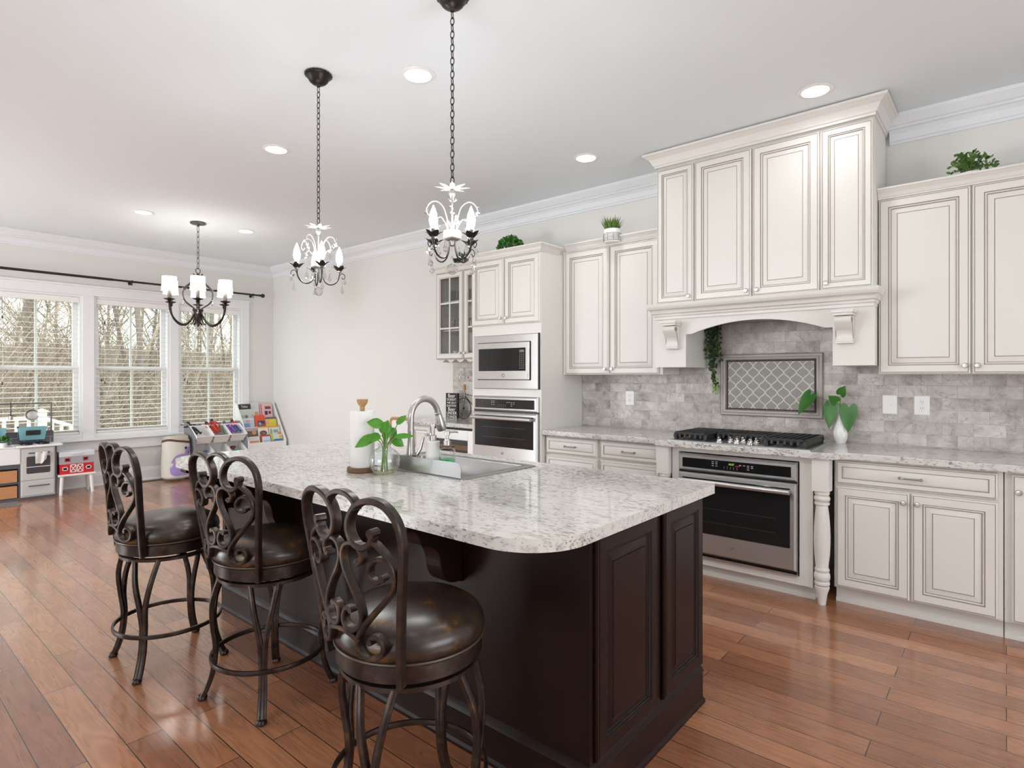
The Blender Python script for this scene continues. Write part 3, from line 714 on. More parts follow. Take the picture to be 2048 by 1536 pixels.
# glass front cabinet above the bar
r = root('glass_cabinet', (4.33, 4.18, 1.53), 'cream glass front cabinet with divided panes left of the oven tower', 'wall cabinet', 'cream wall cabinets')
g = G(); a, b, z0, z1, xf, xb = 3.774, 4.585, 1.535, 2.445, 4.191, XW-.0015
g.box((xf, a, z0), (xb, a+.018, z1)); g.box((xf, b-.018, z0), (xb, b, z1)); g.box((xf, a+.018, z0), (xb, b-.018, z0+.018)); g.box((xf, a+.018, z1-.018), (xb, b-.018, z1)); g.box((xb-.008, a+.018, z0+.018), (xb, b-.018, z1-.018))
part('body', g, CR, r, flat=True)
for z in (1.83, 2.13):
    g = G(); g.box((xf+.03, a+.019, z), (xb-.009, b-.019, z+.016)); part('shelf', g, CR, r, flat=True)
for y0, y1, ky in ((4.184, 4.580, 4.212), (3.778, 4.176, 4.148)):
    g = G(); x = 4.19; s = .062
    fp = [(0, 0, 0), (0, .014, 0), (.004, .0195, 0), (.0095, .019, 1), (.011, .019, 1), (.0125, .0215, 0), (.05, .0215, 0), (.052, .017, 1), (.055, .017, 0), (.060, .014, 0), (.062, .002, 1)]
    P = lambda u, v, n: (x-n, u, v)
    rings = [[P(y0+d, z0+.003+d, h), P(y1-d, z0+.003+d, h), P(y1-d, z1-.008-d, h), P(y0+d, z1-.008-d, h)] for d, h, m in fp]
    for i in range(len(rings)-1): g.add(rings[i]+rings[i+1], [(j, (j+1) % 4, 4+(j+1) % 4, 4+j) for j in range(4)], fp[i+1][2])
    g.add(rings[0]+rings[-1], [(j, (j+1) % 4, 4+(j+1) % 4, 4+j) for j in range(4)])
    d = part('door', g, CR, r, ang=20)
    g = G(); ym = (y0+y1)/2; g.box((x-.016, ym-.008, z0+.065), (x-.004, ym+.008, z1-.07))
    for t in (1/3, 2/3): zz = z0+.065+(z1-z0-.135)*t; g.box((x-.0165, y0+s, zz-.008), (x-.0045, y1-s, zz+.008))
    part('muntin', g, CR, d, flat=True)
    g = G(); g.box((x-.0038, y0+s-.002, z0+.063), (x-.001, y1-s+.002, z1-.068)); part('pane', g, CABG, d, flat=True)
    knob(d, x-.021, ky, 1.60)
crown(r, 4.178, 3.820, 4.585, 2.440, ends=(False, True))
g = G()
for k in range(6):
    y = 3.83+k*.14
    g.prism([(-.052, 0), (.052, 0), (.046, -.008), (.014, -.026), (-.014, -.026), (-.046, -.008)], (0, y, 1.5345), (0,1,0), (0,0,1), (1,0,0), 4.20, 4.47)
part('stemware_rack', g, CR, r, flat=True)

# base cabinets
def base_box(r, y0, y1, x=3.941):
    g = G(); g.box((x, y0, .098), (XW-.010, y1, .874)); part('body', g, CR, r, bev=.002, flat=True)
    g = G(); g.box((4.0, y0, 0), (XW-.010, y1, .098)); g.prism([(0, 0), (-.014, 0), (-.014, .014), (0, .024)], (4.0, 0, 0), (1,0,0), (0,0,1), (0,1,0), y0, y1); part('toe_kick', g, CR, r, flat=True)
r = root('base_cabinet', (4.2, .41, 0), 'cream base cabinet with one drawer over two doors, right of the range', 'base cabinet', 'cream base cabinets')
base_box(r, .012, .792); drawer(r, .034, .782, .722, .862, 3.94)
door(r, .4135, .782, .108, .708, 3.94, (.442, .655)); door(r, .034, .4045, .108, .708, 3.94, (.376, .655))
r = root('base_cabinet', (4.2, -.4, 0), 'cream base cabinet cut by the right edge of the picture', 'base cabinet', 'cream base cabinets')
base_box(r, -.80, .008); door(r, -.385, -.020, .108, .862, 3.94, (-.048, .775)); door(r, -.77, -.395, .108, .862, 3.94, (-.74, .775))
for y0, y1, lab in ((2.438, 2.962, 'cream drawer base cabinet beside the oven tower'), (1.905, 2.434, 'cream drawer base cabinet just left of the range')):
    r = root('base_cabinet', (4.2, (y0+y1)/2, 0), lab, 'base cabinet', 'cream base cabinets')
    base_box(r, y0, y1)
    for z0, z1 in ((.722, .862), (.42, .708), (.108, .406)): drawer(r, y0+.010, y1-.010, z0, z1, 3.94)

# range base with turned posts
r = root('range_cabinet', (4.15, 1.345, 0), 'cream base cabinet with turned corner posts around the built-in range oven', 'base cabinet', 'cream base cabinets')
g = G(); g.box((3.868, .893, .085), (XW-.010, 1.797, .135)); g.box((3.868, .893, .135), (XW-.010, .968, .874)); g.box((3.868, 1.748, .135), (XW-.010, 1.797, .874)); g.box((3.868, .968, .842), (XW-.010, 1.748, .874)); g.box((4.45, .968, .135), (XW-.010, 1.748, .842))
part('body', g, CR, r, flat=True)
g = G(); g.box((3.93, .893, 0), (XW-.010, 1.797, .085)); g.prism([(0, 0), (-.014, 0), (-.014, .02), (0, .03)], (3.93, 0, 0), (1,0,0), (0,0,1), (0,1,0), .893, 1.797); part('toe_kick', g, CR, r, flat=True)
for y in (.843, 1.850):
    g = G(); c = (3.868, y, 0); g.box((3.822, y-.046, .680), (3.914, y+.046, .874))
    g.lathe([(0, .0), (.021, .0), (.022, .012), (.030, .07), (.040, .098), (.040, .108), (.034, .113), (.034, .116), (.041, .120), (.043, .128), (.041, .136), (.034, .141), (.040, .148), (.044, .162), (.044, .176), (.040, .19), (.034, .196), (.040, .202), (.041, .210), (.036, .218), (.034, .226),
             (.042, .30), (.0455, .38), (.044, .46), (.038, .54), (.033, .582), (.031, .592), (.040, .597), (.042, .605), (.040, .612), (.032, .616), (.041, .622), (.045, .634), (.041, .646), (.033, .652), (.040, .658), (.041, .668), (.036, .680), (.0, .680)], 26, c)
    p = part('post', g, CR, r, ang=30)
    g = G()
    for z in (.1145, .142, .197, .614, .650): g.lathe([(.034, z-.0012), (.0352, z), (.034, z+.0012)], 26, c)
    part('glaze_ring', g, GLAZE, p)

# granite worktop with the bump-out at the range
pts = [(XW-.010, -1.1), (3.885, -1.1), (3.885, .70)]
pts += [(3.885-.095*(t*t*(3-2*t)), .70+.10*t) for t in [i/6 for i in range(1, 7)]]
pts += [(3.790, 1.885)]+[(3.790+.09*(t*t*(3-2*t)), 1.885+.07*t) for t in [i/6 for i in range(1, 7)]]
pts += [(3.880, 2.9635), (XW-.010, 2.9635)]
g = G(); g.prism(pts, (0,0,0), (1,0,0), (0,1,0), (0,0,1), .8745, .914)
solo('countertop', g, GRAN, 'speckled pale granite countertop along the wall, under the backsplash', 'countertop', bev=.006, flat=True)

# bar beyond the tower
r = root('bar_cabinet', (4.2, 4.55, 0), 'small cream base cabinet at the end of the bar beyond the tower', 'base cabinet', 'cream base cabinets')
g = G(); g.box((3.941, 4.392, .098), (XW-.0015, 4.688, .874)); part('body', g, CR, r, bev=.002, flat=True)
g = G(); g.box((4.0, 4.392, 0), (XW-.0015, 4.688, .098)); part('toe_kick', g, CR, r, flat=True)
door(r, 4.398, 4.682, .108, .862, 3.94, (4.425, .78), NARROW)
g = G(); g.box((3.885, 3.7695, .8745), (XW-.010, 4.715, .914)); solo('bar_countertop', g, GRAN, 'short granite countertop of the bar behind the faucet, holding the sign', 'countertop', bev=.006, flat=True)
r = root('wine_fridge', (4.2, 4.08, 0), 'stainless under counter wine fridge with a glass door, left of the oven tower', 'wine fridge')
g = G(); g.box((3.955, 3.785, .02), (4.48, 4.385, .868)); part('body', g, BLACK, r, flat=True)
g = G(); yy0, yy1, zz0, zz1 = 3.80, 4.375, .09, .85; s = .065
for q in ((yy0, yy0+s, zz0, zz1), (yy1-s, yy1, zz0, zz1), (yy0+s, yy1-s, zz0, zz0+s), (yy0+s, yy1-s, zz1-s-.03, zz1)): g.box((3.915, q[0], q[2]), (3.953, q[1], q[3]))
d = part('door', g, mat('satin stainless', (.78, .78, .77), .4, metal=.6), r, bev=.002, flat=True)
g = G(); g.box((3.93, yy0+s, zz0+s), (3.936, yy1-s, zz1-s-.03)); part('pane', g, mat('smoked fridge glass', '3a3733', .08), d, flat=True)
for z in (.36, .52, .66):
    g = G(); g.box((3.924, yy0+s+.005, z), (3.9295, yy1-s-.005, z+.045)); part('rack', g, WOODD, r, flat=True)
g = G(); g.tube([(3.915, 4.345, .40), (3.885, 4.345, .40), (3.885, 4.345, .80), (3.915, 4.345, .80)], .009, 8); part('handle', g, STEEL, d)
# ---------------------------------------------------------------- appliances
def emblem(parent, x, y, z, r=.012):
    g = G(); g.lathe([(0, .003), (r*.8, .003), (r, .0015), (r, 0)], 20, (x, y, z), ax=(-1,0,0))
    e = part('emblem', g, PEWTER, parent)
    g = G(); g.tube([(x-.0032, y+r*.78*cos(a*PI/10), z+r*.78*sin(a*PI/10)) for a in range(20)], r*.06, 4, closed=True)
    h = text_geo('GE', r*1.0, facing((x-.0034, y, z), '-X')); merge(g, h)
    part('lettering', g, DIAL, e, flat=True)
# microwave with trim kit in the tower
r = root('microwave', (3.87, 3.358, 1.25), 'stainless built-in microwave above the wall oven in the tower', 'microwave')
g = G(); y0, y1, z0, z1 = 2.985, 3.733, 1.252, 1.728
g.panel(y0, y1, z0, z1, 3.8795, [(0, 0, 0), (0, .012, 0), (.006, .018, 0), (.082, .018, 0)])
part('trim_kit', g, STEELA, r)
yi0, yi1, zi0, zi1 = y0+.084, y1-.058, z0+.083, z1-.070
g = G(); g.box((3.8605, yi0-.006, zi0-.006), (3.8612, yi1+.006, zi1+.006)); part('gap', g, BLACK, r, flat=True)
g = G(); g.box((3.845, yi0, zi0), (3.8604, yi1, zi1)); d = part('door', g, STEELA, r, bev=.004, flat=True)
wy0, wy1, wz0, wz1 = yi0+.040, yi1-.022, zi0+.075, zi1-.05
g = G(); g.box((3.8425, wy0, wz0), (3.8448, wy1, wz1)); part('window', g, WINDOWG, d, bev=.001, flat=True)
g = G()
for i in range(3):
    for j in range(9): g.box((3.842, wy0+.014+i*.02, wz0+.02+j*.017), (3.8424, wy0+.025+i*.02, wz0+.027+j*.017))
g.box((3.842, wy0+.014, wz1-.035), (3.8424, wy0+.065, wz1-.018))
part('keypad', g, mat('faint keypad print', '6e6e6e', .4), d, flat=True)
g = G(); g.box((3.842, yi0+.016, zi0+.012), (3.8448, yi0+.115, zi0+.056)); part('open_button', g, STEELA, d, bev=.001, flat=True)
emblem(d, 3.8448, (yi0+yi1)/2-.01, zi0+.036, .016)
g = G(); g.box((3.8615, y0-.006, z0), (3.8795, y0-.001, z1)); part('side_vent', g, BLACK, r, flat=True)

def oven(name, label, x, y0, y1, z0, z1, zp, clock=True, bow=.0):
    """built-in oven: zp = bottom of the control panel"""
    r = root(name, (x, (y0+y1)/2, z0), label, 'oven')
    g = G(); g.box((x, y0, z0), (x+.5, y1, z1)) if False else g.box((x-.001, y0, z0), (x+.02, y1, z1)); part('body', g, STEELA, r, flat=True)
    g = G(); g.panel(y0+.001, y1-.001, zp+.006, z1-.001, x-.001, [(0, 0, 0), (0, .014, 0), (.012, .028, 0), (.034, .028, 0)]); cp = part('control_panel', g, STEELA, r)
    yg0, yg1, zg0, zg1 = y0+.032, y1-.032, zp+.030, z1-.028
    g = G(); g.box((x-.0315, yg0, zg0), (x-.0285, yg1, zg1)); part('glass', g, BLACKG, cp, bev=.002, flat=True)
    yc = (y0+y1)/2; zc = (zg0+zg1)/2; u = (zg1-zg0)/6
    g = G(); X = x-.0319
    for dy, dz in [(.13, 1.6), (.105, 1.6), (.13, .5), (.105, .5), (.13, -.8), (.105, -.8), (-.075, .9), (-.10, .9), (-.125, .9), (-.10, -.1), (-.125, -.1), (-.05, .9), (-.10, -1.3)]:
        g.box((X, yc+dy, zc+dz*u), (X+.0003, yc+dy+.014, zc+dz*u+.005))
    for i in range(5):
        for j in range(2): g.box((X, yc+.06-i*.021, zc-(.9+j*.9)*u), (X+.0003, yc+.063-i*.021, zc-(.9+j*.9)*u+.005))
    part('markings', g, DIAL, cp, flat=True)
    if clock:
        g = text_geo('10:27', .017, facing((X, yc+.015, zc+1.1*u), '-X'), .0003); part('clock', g, LEDG, cp, flat=True)
        g = G(); g.box((X, yc-.042, zc+.25*u), (X+.0003, yc-.012, zc+.5*u)); part('indicator', g, LEDR, cp, flat=True)
    # door
    zd1 = zp-.006
    g = G(); g.panel(y0+.002, y1-.002, z0+.030, zd1, x-.004, [(0, 0, 0), (0, .020, 0), (.012, .034, 0), (.034, .034, 0)])
    d = part('door', g, STEELA, r)
    zw0 = z0+(.245*(z1-z0)); zw1 = zd1-.030
    g = G(); g.box((x-.0405, y0+.036, zw0), (x-.0376, y1-.036, zw1)); part('window', g, WINDOWG, d, bev=.002, flat=True)
    g = G(); zh = zd1-.048
    n = 12; g.tube([(x-.082, y0+.03+(y1-y0-.06)*i/n, zh) for i in range(n+1)], .0155, 12)
    for s in (y0+.045, y1-.045): g.box((x-.078, s-.010, zh-.011), (x-.037, s+.010, zh+.011))
    part('handle', g, STEELA, d)
    emblem(d, x-.0385, yc+.01, z0+.135*(z1-z0)+.012)
    g = G(); g.box((x-.012, y0+.004, z0+.003), (x-.0012, y1-.004, z0+.028)); part('vent', g, BLACK, r, flat=True)
    g = G(); g.box((x-.024, y0+.002, z0), (x-.002, y1-.002, z0+.0125)); part('bottom_trim', g, STEELA, r, flat=True)
    g = G(); g.box((x-.014, y0+.004, zp-.0055), (x-.0012, y1-.004, zp+.0055)); part('gap', g, BLACK, r, flat=True)
    for z in (zw0+.08, zw0+.17):
        g = G(); g.box((x-.0407, y0+.12, z), (x-.0405, y1-.12, z+.0025)); part('rack', g, mat('dim oven rack', '474645', .3), d, flat=True) if z < zw0+.1 else part('rack', g, bpy.data.materials['dim oven rack'], d, flat=True)
    return r
oven('built_in_oven', 'stainless wall oven built into the tall tower below the microwave', 3.8785, 2.985, 3.733, .60, 1.188, 1.052, clock=False)
oven('range_oven', 'stainless oven with a green clock built in below the gas cooktop', 3.8665, .976, 1.740, .138, .835, .712)

# gas cooktop
r = root('cooktop', (4.12, 1.36, .914), 'stainless gas cooktop with black cast iron grates set in the wall countertop', 'cooktop')
g = G(); g.panel(3.835, 4.36, .90, 1.815, .9135, [(0, 0, 0), (0, .005, 0), (.006, .009, 0), (.02, .008, 0)], face='+Z'); part('pan', g, STEEL, r)
gz = .921
def grate(ya, yb, xa, xb):
    g = G(); h = .046; t = .011
    for x in (xa, xb): g.tube([(x, ya+.012, gz+h-.004), (x, yb-.012, gz+h-.004)], t, 6)
    n = max(3, int((yb-ya)/.036))
    for i in range(n+1):
        y = ya+.004+(yb-ya-.008)*i/n
        g.bar([(xa-.010, y, gz+h*.35), (xa-.006, y, gz+h*.8), (xa+.014, y, gz+h), (xb-.014, y, gz+h), (xb+.006, y, gz+h*.8), (xb+.010, y, gz+h*.35)], .016, .016, (0,0,1))
    for y in (ya+.01, yb-.01):
        g.bar([(xa-.004, y, gz+h*.45), (xb+.004, y, gz+h*.45)], .034, .012, (0,0,1))
        for x in (xa, xb): g.box((x-.012, y-.010, gz), (x+.012, y+.010, gz+h*.7))
    for x in (xa-.004, xb+.004): g.bar([(x, ya+.01, gz+h*.5), (x, yb-.01, gz+h*.5)], .026, .012, (0,0,1)) if x > xa else None
    part('grate', g, IRON, r)
grate(1.555, 1.785, 3.885, 4.32); grate(1.195, 1.54, 4.045, 4.32); grate(.935, 1.175, 3.885, 4.32)
for x, y in ((3.99, 1.67), (4.21, 1.67), (4.19, 1.37), (3.99, 1.05), (4.21, 1.05)):
    g = G(); g.lathe([(.046, 0), (.046, .008), (.034, .012), (.034, .020), (.030, .024), (0, .025)], 20, (x, y, gz)); part('burner', g, IRON, r)
for x, y in ((3.895, 1.475), (3.955, 1.42), (3.915, 1.365), (3.985, 1.345), (3.905, 1.275), (3.975, 1.255)):
    g = G(); g.lathe([(.022, 0), (.022, .006), (.016, .010), (.0155, .022), (.012, .024), (0, .024)], 18, (x, y, gz)); g.box((x-.018, y-.005, gz+.018), (x+.018, y+.005, gz+.036)); part('knob', g, CHROME, r, bev=.002)
# ---------------------------------------------------------------- island
EC = [ESP, ESPD]
IX0, IX1, IY0, IY1 = 1.53, 2.375, .985, 3.52
r = root('kitchen_island', (1.95, 2.25, 0), 'dark cherry kitchen island base with raised end panels and corbels', 'kitchen island')
g = G(); g.box((IX0, IY0, .12), (IX1, IY1, .70))
for a, b, c, d in ((IX0, 1.76, IY0, IY1), (2.315, IX1, IY0, IY1), (1.76, 2.315, IY0, 1.78), (1.76, 2.315, 2.63, IY1)): g.box((a, c, .70), (b, d, .8755))
part('body', g, EC, r, flat=True)
EP = [(d, h, m) for d, h, m in RAISED]
for a, b in ((1.548, 1.958), (2.012, 2.372)):
    g = G(); g.panel(a, b, .165, .868, IY0, EP, face='-Y'); part('end_panel', g, EC, r, ang=20)
g = G(); g.box((IX0-.004, IY0-.006, .16), (IX0+.014, IY0, .875)); g.box((1.962, IY0-.004, .16), (2.008, IY0-.0005, .87), 1); part('stile', g, EC, r, flat=True)
PL = [(0, 0), (.020, 0), (.020, .012), (.013, .022), (.012, .03), (.012, .125), (.016, .132), (.012, .140), (.010, .148), (.004, .156), (0, .160)]
g = G(); x0, x1, y0, y1 = IX0, IX1-.004, IY0-.002, IY1
g.sweep(PL, [(x1, y0, 0), (x0, y0, 0), (x0, y1, 0), (x1, y1, 0)], [(1, -1, 0), (-1, -1, 0), (-1, 1, 0), (1, 1, 0)])
g.box((x0+.002, y0+.002, 0), (x1-.002, y1-.002, .12))
part('plinth', g, EC, r, ang=20)
g = G()
for yy in (3.512,): g.box((IX0-.012, yy-.03, .16), (IX0-.0005, yy+.008, .8755))
for a, b in ((1.02, 1.50), (1.63, 2.70), (2.84, 3.47)):
    pass
part('corner_post', g, EC, r, bev=.002, flat=True)
for y in (2.775, 1.575, 3.42):
    g = G()
    c = spline([(.265, .872), (.262, .842), (.235, .835), (.215, .815), (.20, .785), (.17, .772), (.14, .758), (.118, .722), (.108, .672), (.085, .632), (.05, .615), (.02, .612)], 4)
    poly = [(.001, .875), (.265, .875)]+[(p.x, p.y) for p in c[1:]]+[(.001, .605)]
    g.prism(poly, (IX0, y, 0), (-1,0,0), (0,0,1), (0,1,0), -.04, .04); part('corbel', g, EC, r, bev=.003, flat=True)
for y0_, y1_ in ((1.0, 1.74), (1.75, 2.64), (2.65, 3.51)):
    for k in range(2):
        a = y0_+(y1_-y0_)*k/2+.004; b = y0_+(y1_-y0_)*(k+1)/2-.004
        g = G(); g.panel(a, b, .165, .868, IX1, EP, face='+X'); d = part('door', g, EC, r, ang=20)

# island top
TX0, TX1, TY0, TY1 = 1.222, 2.428, .930, 3.572
def rr_poly(x0, x1, y0, y1, rs, n=10):
    out = []
    for cx, cy, a0, rad in ((x0, y0, PI, rs[0]), (x1, y0, 1.5*PI, rs[1]), (x1, y1, 0, rs[2]), (x0, y1, .5*PI, rs[3])):
        ox = cx+rad if cx == x0 else cx-rad; oy = cy+rad if cy == y0 else cy-rad
        for i in range(n+1): a = a0+.5*PI*i/n; out.append((ox+rad*cos(a), oy+rad*sin(a)))
    return out
poly = rr_poly(TX0, TX1, TY0, TY1, (.20, .025, .025, .20))
SX0, SX1, SY0, SY1 = 1.800, 2.285, 1.825, 2.590     # sink cut-out
g = G(); n = len(poly)
hole = [(SX0, SY0), (SX1, SY0), (SX1, SY1), (SX0, SY1)]
zt, zb = .914, .8755
# split the slab with a hole into quads between outline and hole by angular pairing
def ring_to_hole(z):
    cx, cy = (SX0+SX1)/2, (SY0+SY1)/2
    return [(p, q, z) for p, q in poly]
bmx = bmesh.new()
ov = [bmx.verts.new((p, q, zt)) for p, q in poly]; hv = [bmx.verts.new((p, q, zt)) for p, q in hole]
ed = [bmx.edges.new((ov[i], ov[(i+1) % n])) for i in range(n)]+[bmx.edges.new((hv[i], hv[(i+1) % 4])) for i in range(4)]
bmesh.ops.triangle_fill(bmx, use_beauty=True, use_dissolve=False, edges=ed)
bmx.verts.index_update()
tv = [v.co.copy() for v in bmx.verts]; tf = [[v.index for v in f.verts] for f in bmx.faces]; bmx.free()
g.add(tv, tf); g.add([(v.x, v.y, zb) for v in tv], [f[::-1] for f in tf])
k = len(tv)
def wall_strip(idx):
    m = len(idx)
    for i in range(m):
        a, b = idx[i], idx[(i+1) % m]; g.f.append([a, b, b+k, a+k]); g.m.append(0)
wall_strip(list(range(n))); wall_strip([n+3, n+2, n+1, n])
solo('island_countertop', g, GRAN, 'large polished pale granite slab with rounded corners on the dark island', 'countertop', bev=.007, flat=True)

# drop in sink with splash guard
r = root('sink', (2.04, 2.2, .914), 'stainless drop-in sink with an upright splash guard, set in the island top', 'sink')
g = G()
def rect(x0, x1, y0, y1, z, rad): return [(p, q, z) for p, q in rr_poly(x0, x1, y0, y1, (rad,)*4, 5)]
rings = [rect(1.768, 2.308, 1.792, 2.622, .9142, .02), rect(1.768, 2.308, 1.792, 2.622, .9180, .02), rect(1.776, 2.300, 1.800, 2.614, .9205, .018), rect(1.872, 2.272, 1.838, 2.576, .9195, .03), rect(1.878, 2.266, 1.844, 2.570, .912, .03), rect(1.884, 2.260, 1.850, 2.564, .75, .04), rect(1.93, 2.214, 1.90, 2.52, .715, .04)]
g.loft(rings, cap=False); nb = len(rings[0]); g.f.append(list(range(len(g.v)-nb, len(g.v)))); g.m.append(0)
part('basin', g, STEELV, r, ang=50)
g = G(); g.prism([(1.803, .922), (2.612, .922), (2.612, .962)]+[(2.612-.028+.028*cos(a), .962+.026*sin(a)) for a in (.4, .8, 1.2, PI/2)]+[(1.803+.028-.028*cos(a), .962+.026*sin(a)) for a in (PI/2, 1.2, .8, .4)]+[(1.803, .962)], (1.786, 0, 0), (0,1,0), (0,0,1), (1,0,0), -.002, .002); part('splash_guard', g, STEELV, r, flat=True)
g = G(); g.lathe([(0, .7165), (.04, .7165), (.045, .7175)], 20, (2.07, 2.2, 0)); part('drain', g, CHROME, r)
# faucet
fx, fy = 1.832, 2.192
r = root('faucet', (fx, fy, .92), 'brushed nickel gooseneck pull-down faucet on the island sink', 'faucet')
g = G(); g.lathe([(.031, .920), (.031, .928), (.026, .936), (.0235, .97), (.0195, 1.02), (.0165, 1.06), (.016, 1.09)], 20, (fx, fy, 0)); part('base', g, NICKEL, r)
R_ = .088; pts = [(fx, fy, 1.09), (fx, fy, 1.14)]+[(fx+R_-R_*cos(a), fy, 1.165+R_*sin(a)) for a in [PI*i/16*.93 for i in range(17)]]
g = G(); g.tube(pts, .0155, 14); part('neck', g, NICKEL, r)
e = V(pts[-1]); dr = (V(pts[-1])-V(pts[-2])).normalized()
g = G(); g.lathe([(.0165, 0), (.0185, .004), (.0165, .012), (.019, .02), (.0245, .06), (.026, .085), (.022, .098), (0, .098)], 18, e, ax=dr); part('spray_head', g, NICKEL, r)
g = G(); g.tube([(fx, fy, .985), (fx, fy-.05, .99)], .011, 10); g.tube([(fx, fy-.045, .99), (fx+.01, fy-.06, 1.02), (fx+.02, fy-.07, 1.075)], [.008, .007, .006], 8); part('lever', g, NICKEL, r)
# small things on the sink deck
def pump(parent, x, y, z, h=.045):
    g = G(); g.lathe([(.0165, z), (.0165, z+.018), (.013, z+.02), (.0125, z+.028), (.0075, z+.03), (.0075, z+.045), (.0125, z+.046), (.0125, z+.064), (.010, z+.068), (0, z+.068)], 16, (x, y, 0))
    g.tube([(x, y, z+.058), (x+.03, y-.02, z+.060), (x+.042, y-.028, z+.056)], [.006, .005, .004], 8); return part('pump', g, NICKEL, parent)
r = root('soap_dispenser', (1.833, 2.035, .9205), 'tall white soap dispenser with a nickel pump behind the splash guard', 'soap dispenser', 'soap dispensers')
g = G(); g.lathe([(0, .9208), (.036, .9208), (.0385, .925), (.037, .95), (.030, 1.055), (.032, 1.060), (.031, 1.064), (.016, 1.066), (0, 1.066)], 20, (1.833, 2.035, 0)); part('bottle', g, WHITE, r)
g = G(); g.lathe([(.0165, 1.0665), (.0165, 1.09), (.0085, 1.092), (.0085, 1.13), (.012, 1.131), (.012, 1.144), (0, 1.146)], 16, (1.833, 2.035, 0)); g.tube([(1.833, 2.035, 1.138), (1.86, 2.02, 1.139)], .0045, 8); part('pump', g, NICKEL, r)
r = root('soap_dispenser', (1.835, 1.942, .9205), 'clear glass soap dispenser with a little green soap, beside the white one', 'soap dispenser', 'soap dispensers')
g = G(); g.lathe([(0, .9208), (.034, .9208), (.037, .925), (.037, 1.02), (.035, 1.032), (.018, 1.038), (.018, 1.044)], 20, (1.835, 1.942, 0), lobes=10, amp=.025); part('bottle', g, GLASS, r)
g = G(); g.lathe([(0, .9225), (.0335, .9225), (.0345, .990), (0, .990)], 20, (1.835, 1.942, 0)); part('green_soap', g, mat('green hand soap', '14b866', .25), r)
g = G(); g.lathe([(0, 1.0445), (.036, 1.0445), (.036, 1.050), (.019, 1.052), (0, 1.052)], 20, (1.835, 1.942, 0)); part('collar', g, mat('copper brown collar', '5a3a2e', .35, metal=.4), r)
pump(r, 1.835, 1.942, 1.052)
g = G(); g.lathe([(0, .9207), (.017, .9207), (.018, .93), (.018, .985), (.016, .99), (0, .990)], 18, (1.835, 2.108, 0)); solo('sink_air_gap', g, NICKEL, 'short nickel cylinder cap between the faucet and white dispenser', 'sink cap')

# paper towel roll on a stand
px, py = 1.652, 2.330
r = root('paper_towel_stand', (px, py, .914), 'round wooden paper towel stand with a turned knob, on the island', 'paper towel holder')
g = G(); g.lathe([(0, .9143), (.068, .9143), (.071, .918), (.071, .934), (.068, .937), (0, .937)], 28, (px, py, 0)); part('base', g, [WOODD], r)
g = G(); g.lathe([(.010, .937), (.010, 1.205), (.013, 1.212), (.011, 1.22), (.024, 1.238), (.024, 1.242), (.026, 1.246), (.026, 1.256), (0, 1.257)], 14, (px, py, 0)); part('post', g, WOOD, r)
g = G(); g.lathe([(.019, .9375), (.055, .9375), (.0565, .94), (.0565, 1.198), (.055, 1.2005), (.020, 1.2005), (.019, 1.198), (.019, .9375)], 32, (px, py, 0)); solo('paper_towel_roll', g, PAPER, 'white roll of paper towels standing on the wooden stand', 'paper towel roll')

# ---------------------------------------------------------------- leaves and plants
def leaf(g, base, tip, nrm, w, mat=0, heart=.0, fold=.18, curl=.0):
    base, tip, nrm = V(base), V(tip), V(nrm); d = tip-base; L = d.length; d.normalize(); s = d.cross(nrm)
    if s.length < 1e-5: s = d.orthogonal()
    s.normalize(); nn = s.cross(d).normalized()
    prof = [(0, .0), (.08, .55+heart*.3), (.25, .95), (.45, 1.0), (.65, .8), (.85, .38), (1, 0)] if heart else [(0, 0), (.15, .6), (.4, 1), (.7, .75), (1, 0)]
    vs = []; k = len(prof)
    for t, ww in prof:
        c = base+d*(L*t)-nn*(curl*L*t*t); ee = s*(w/2*ww); lift = nn*(fold*w/2*ww); back = -d*(heart*.25*L*(1-t)**6) if heart else V((0,0,0))
        vs += [c-ee+lift+back, c, c+ee+lift+back]
    fs = []
    for i in range(k-1):
        a = i*3; fs += [(a, a+1, a+4, a+3), (a+1, a+2, a+5, a+4)]
    g.add(vs, fs, mat)
def heart_leaf(g, base, tip, nrm, w, mat=0, fold=.12, curl=.08):
    base, tip, nrm = V(base), V(tip), V(nrm); d = tip-base; L = d.length; d.normalize(); s = d.cross(nrm).normalized(); nn = s.cross(d).normalized()
    o = [(-.05, .06), (-.15, .16), (-.19, .28), (-.14, .39), (0, .47), (.15, .5), (.32, .47), (.5, .39), (.68, .27), (.84, .13), (.95, .035)]
    mid = [0, .0, .0, .02, .06, .15, .32, .5, .68, .84, .95]
    pt = lambda t, u: base+d*(L*t)+s*(w*u)+nn*(fold*w*abs(u)-curl*L*t*abs(t))
    n = len(o); vs = [pt(t, 0) for t in mid]+[pt(1, 0)]
    for sg in (1, -1): vs += [pt(t, sg*u) for t, u in o]
    fs = []
    for sg in (0, 1):
        b = n+1+sg*n
        for i in range(n-1):
            fs.append((i, i+1, b+i+1, b+i) if mid[i+1] > mid[i] else (i, b+i+1, b+i))
        fs.append((n-1, n, b+n-1))
    g.add(vs, fs, mat)
rnd = random.Random(4)
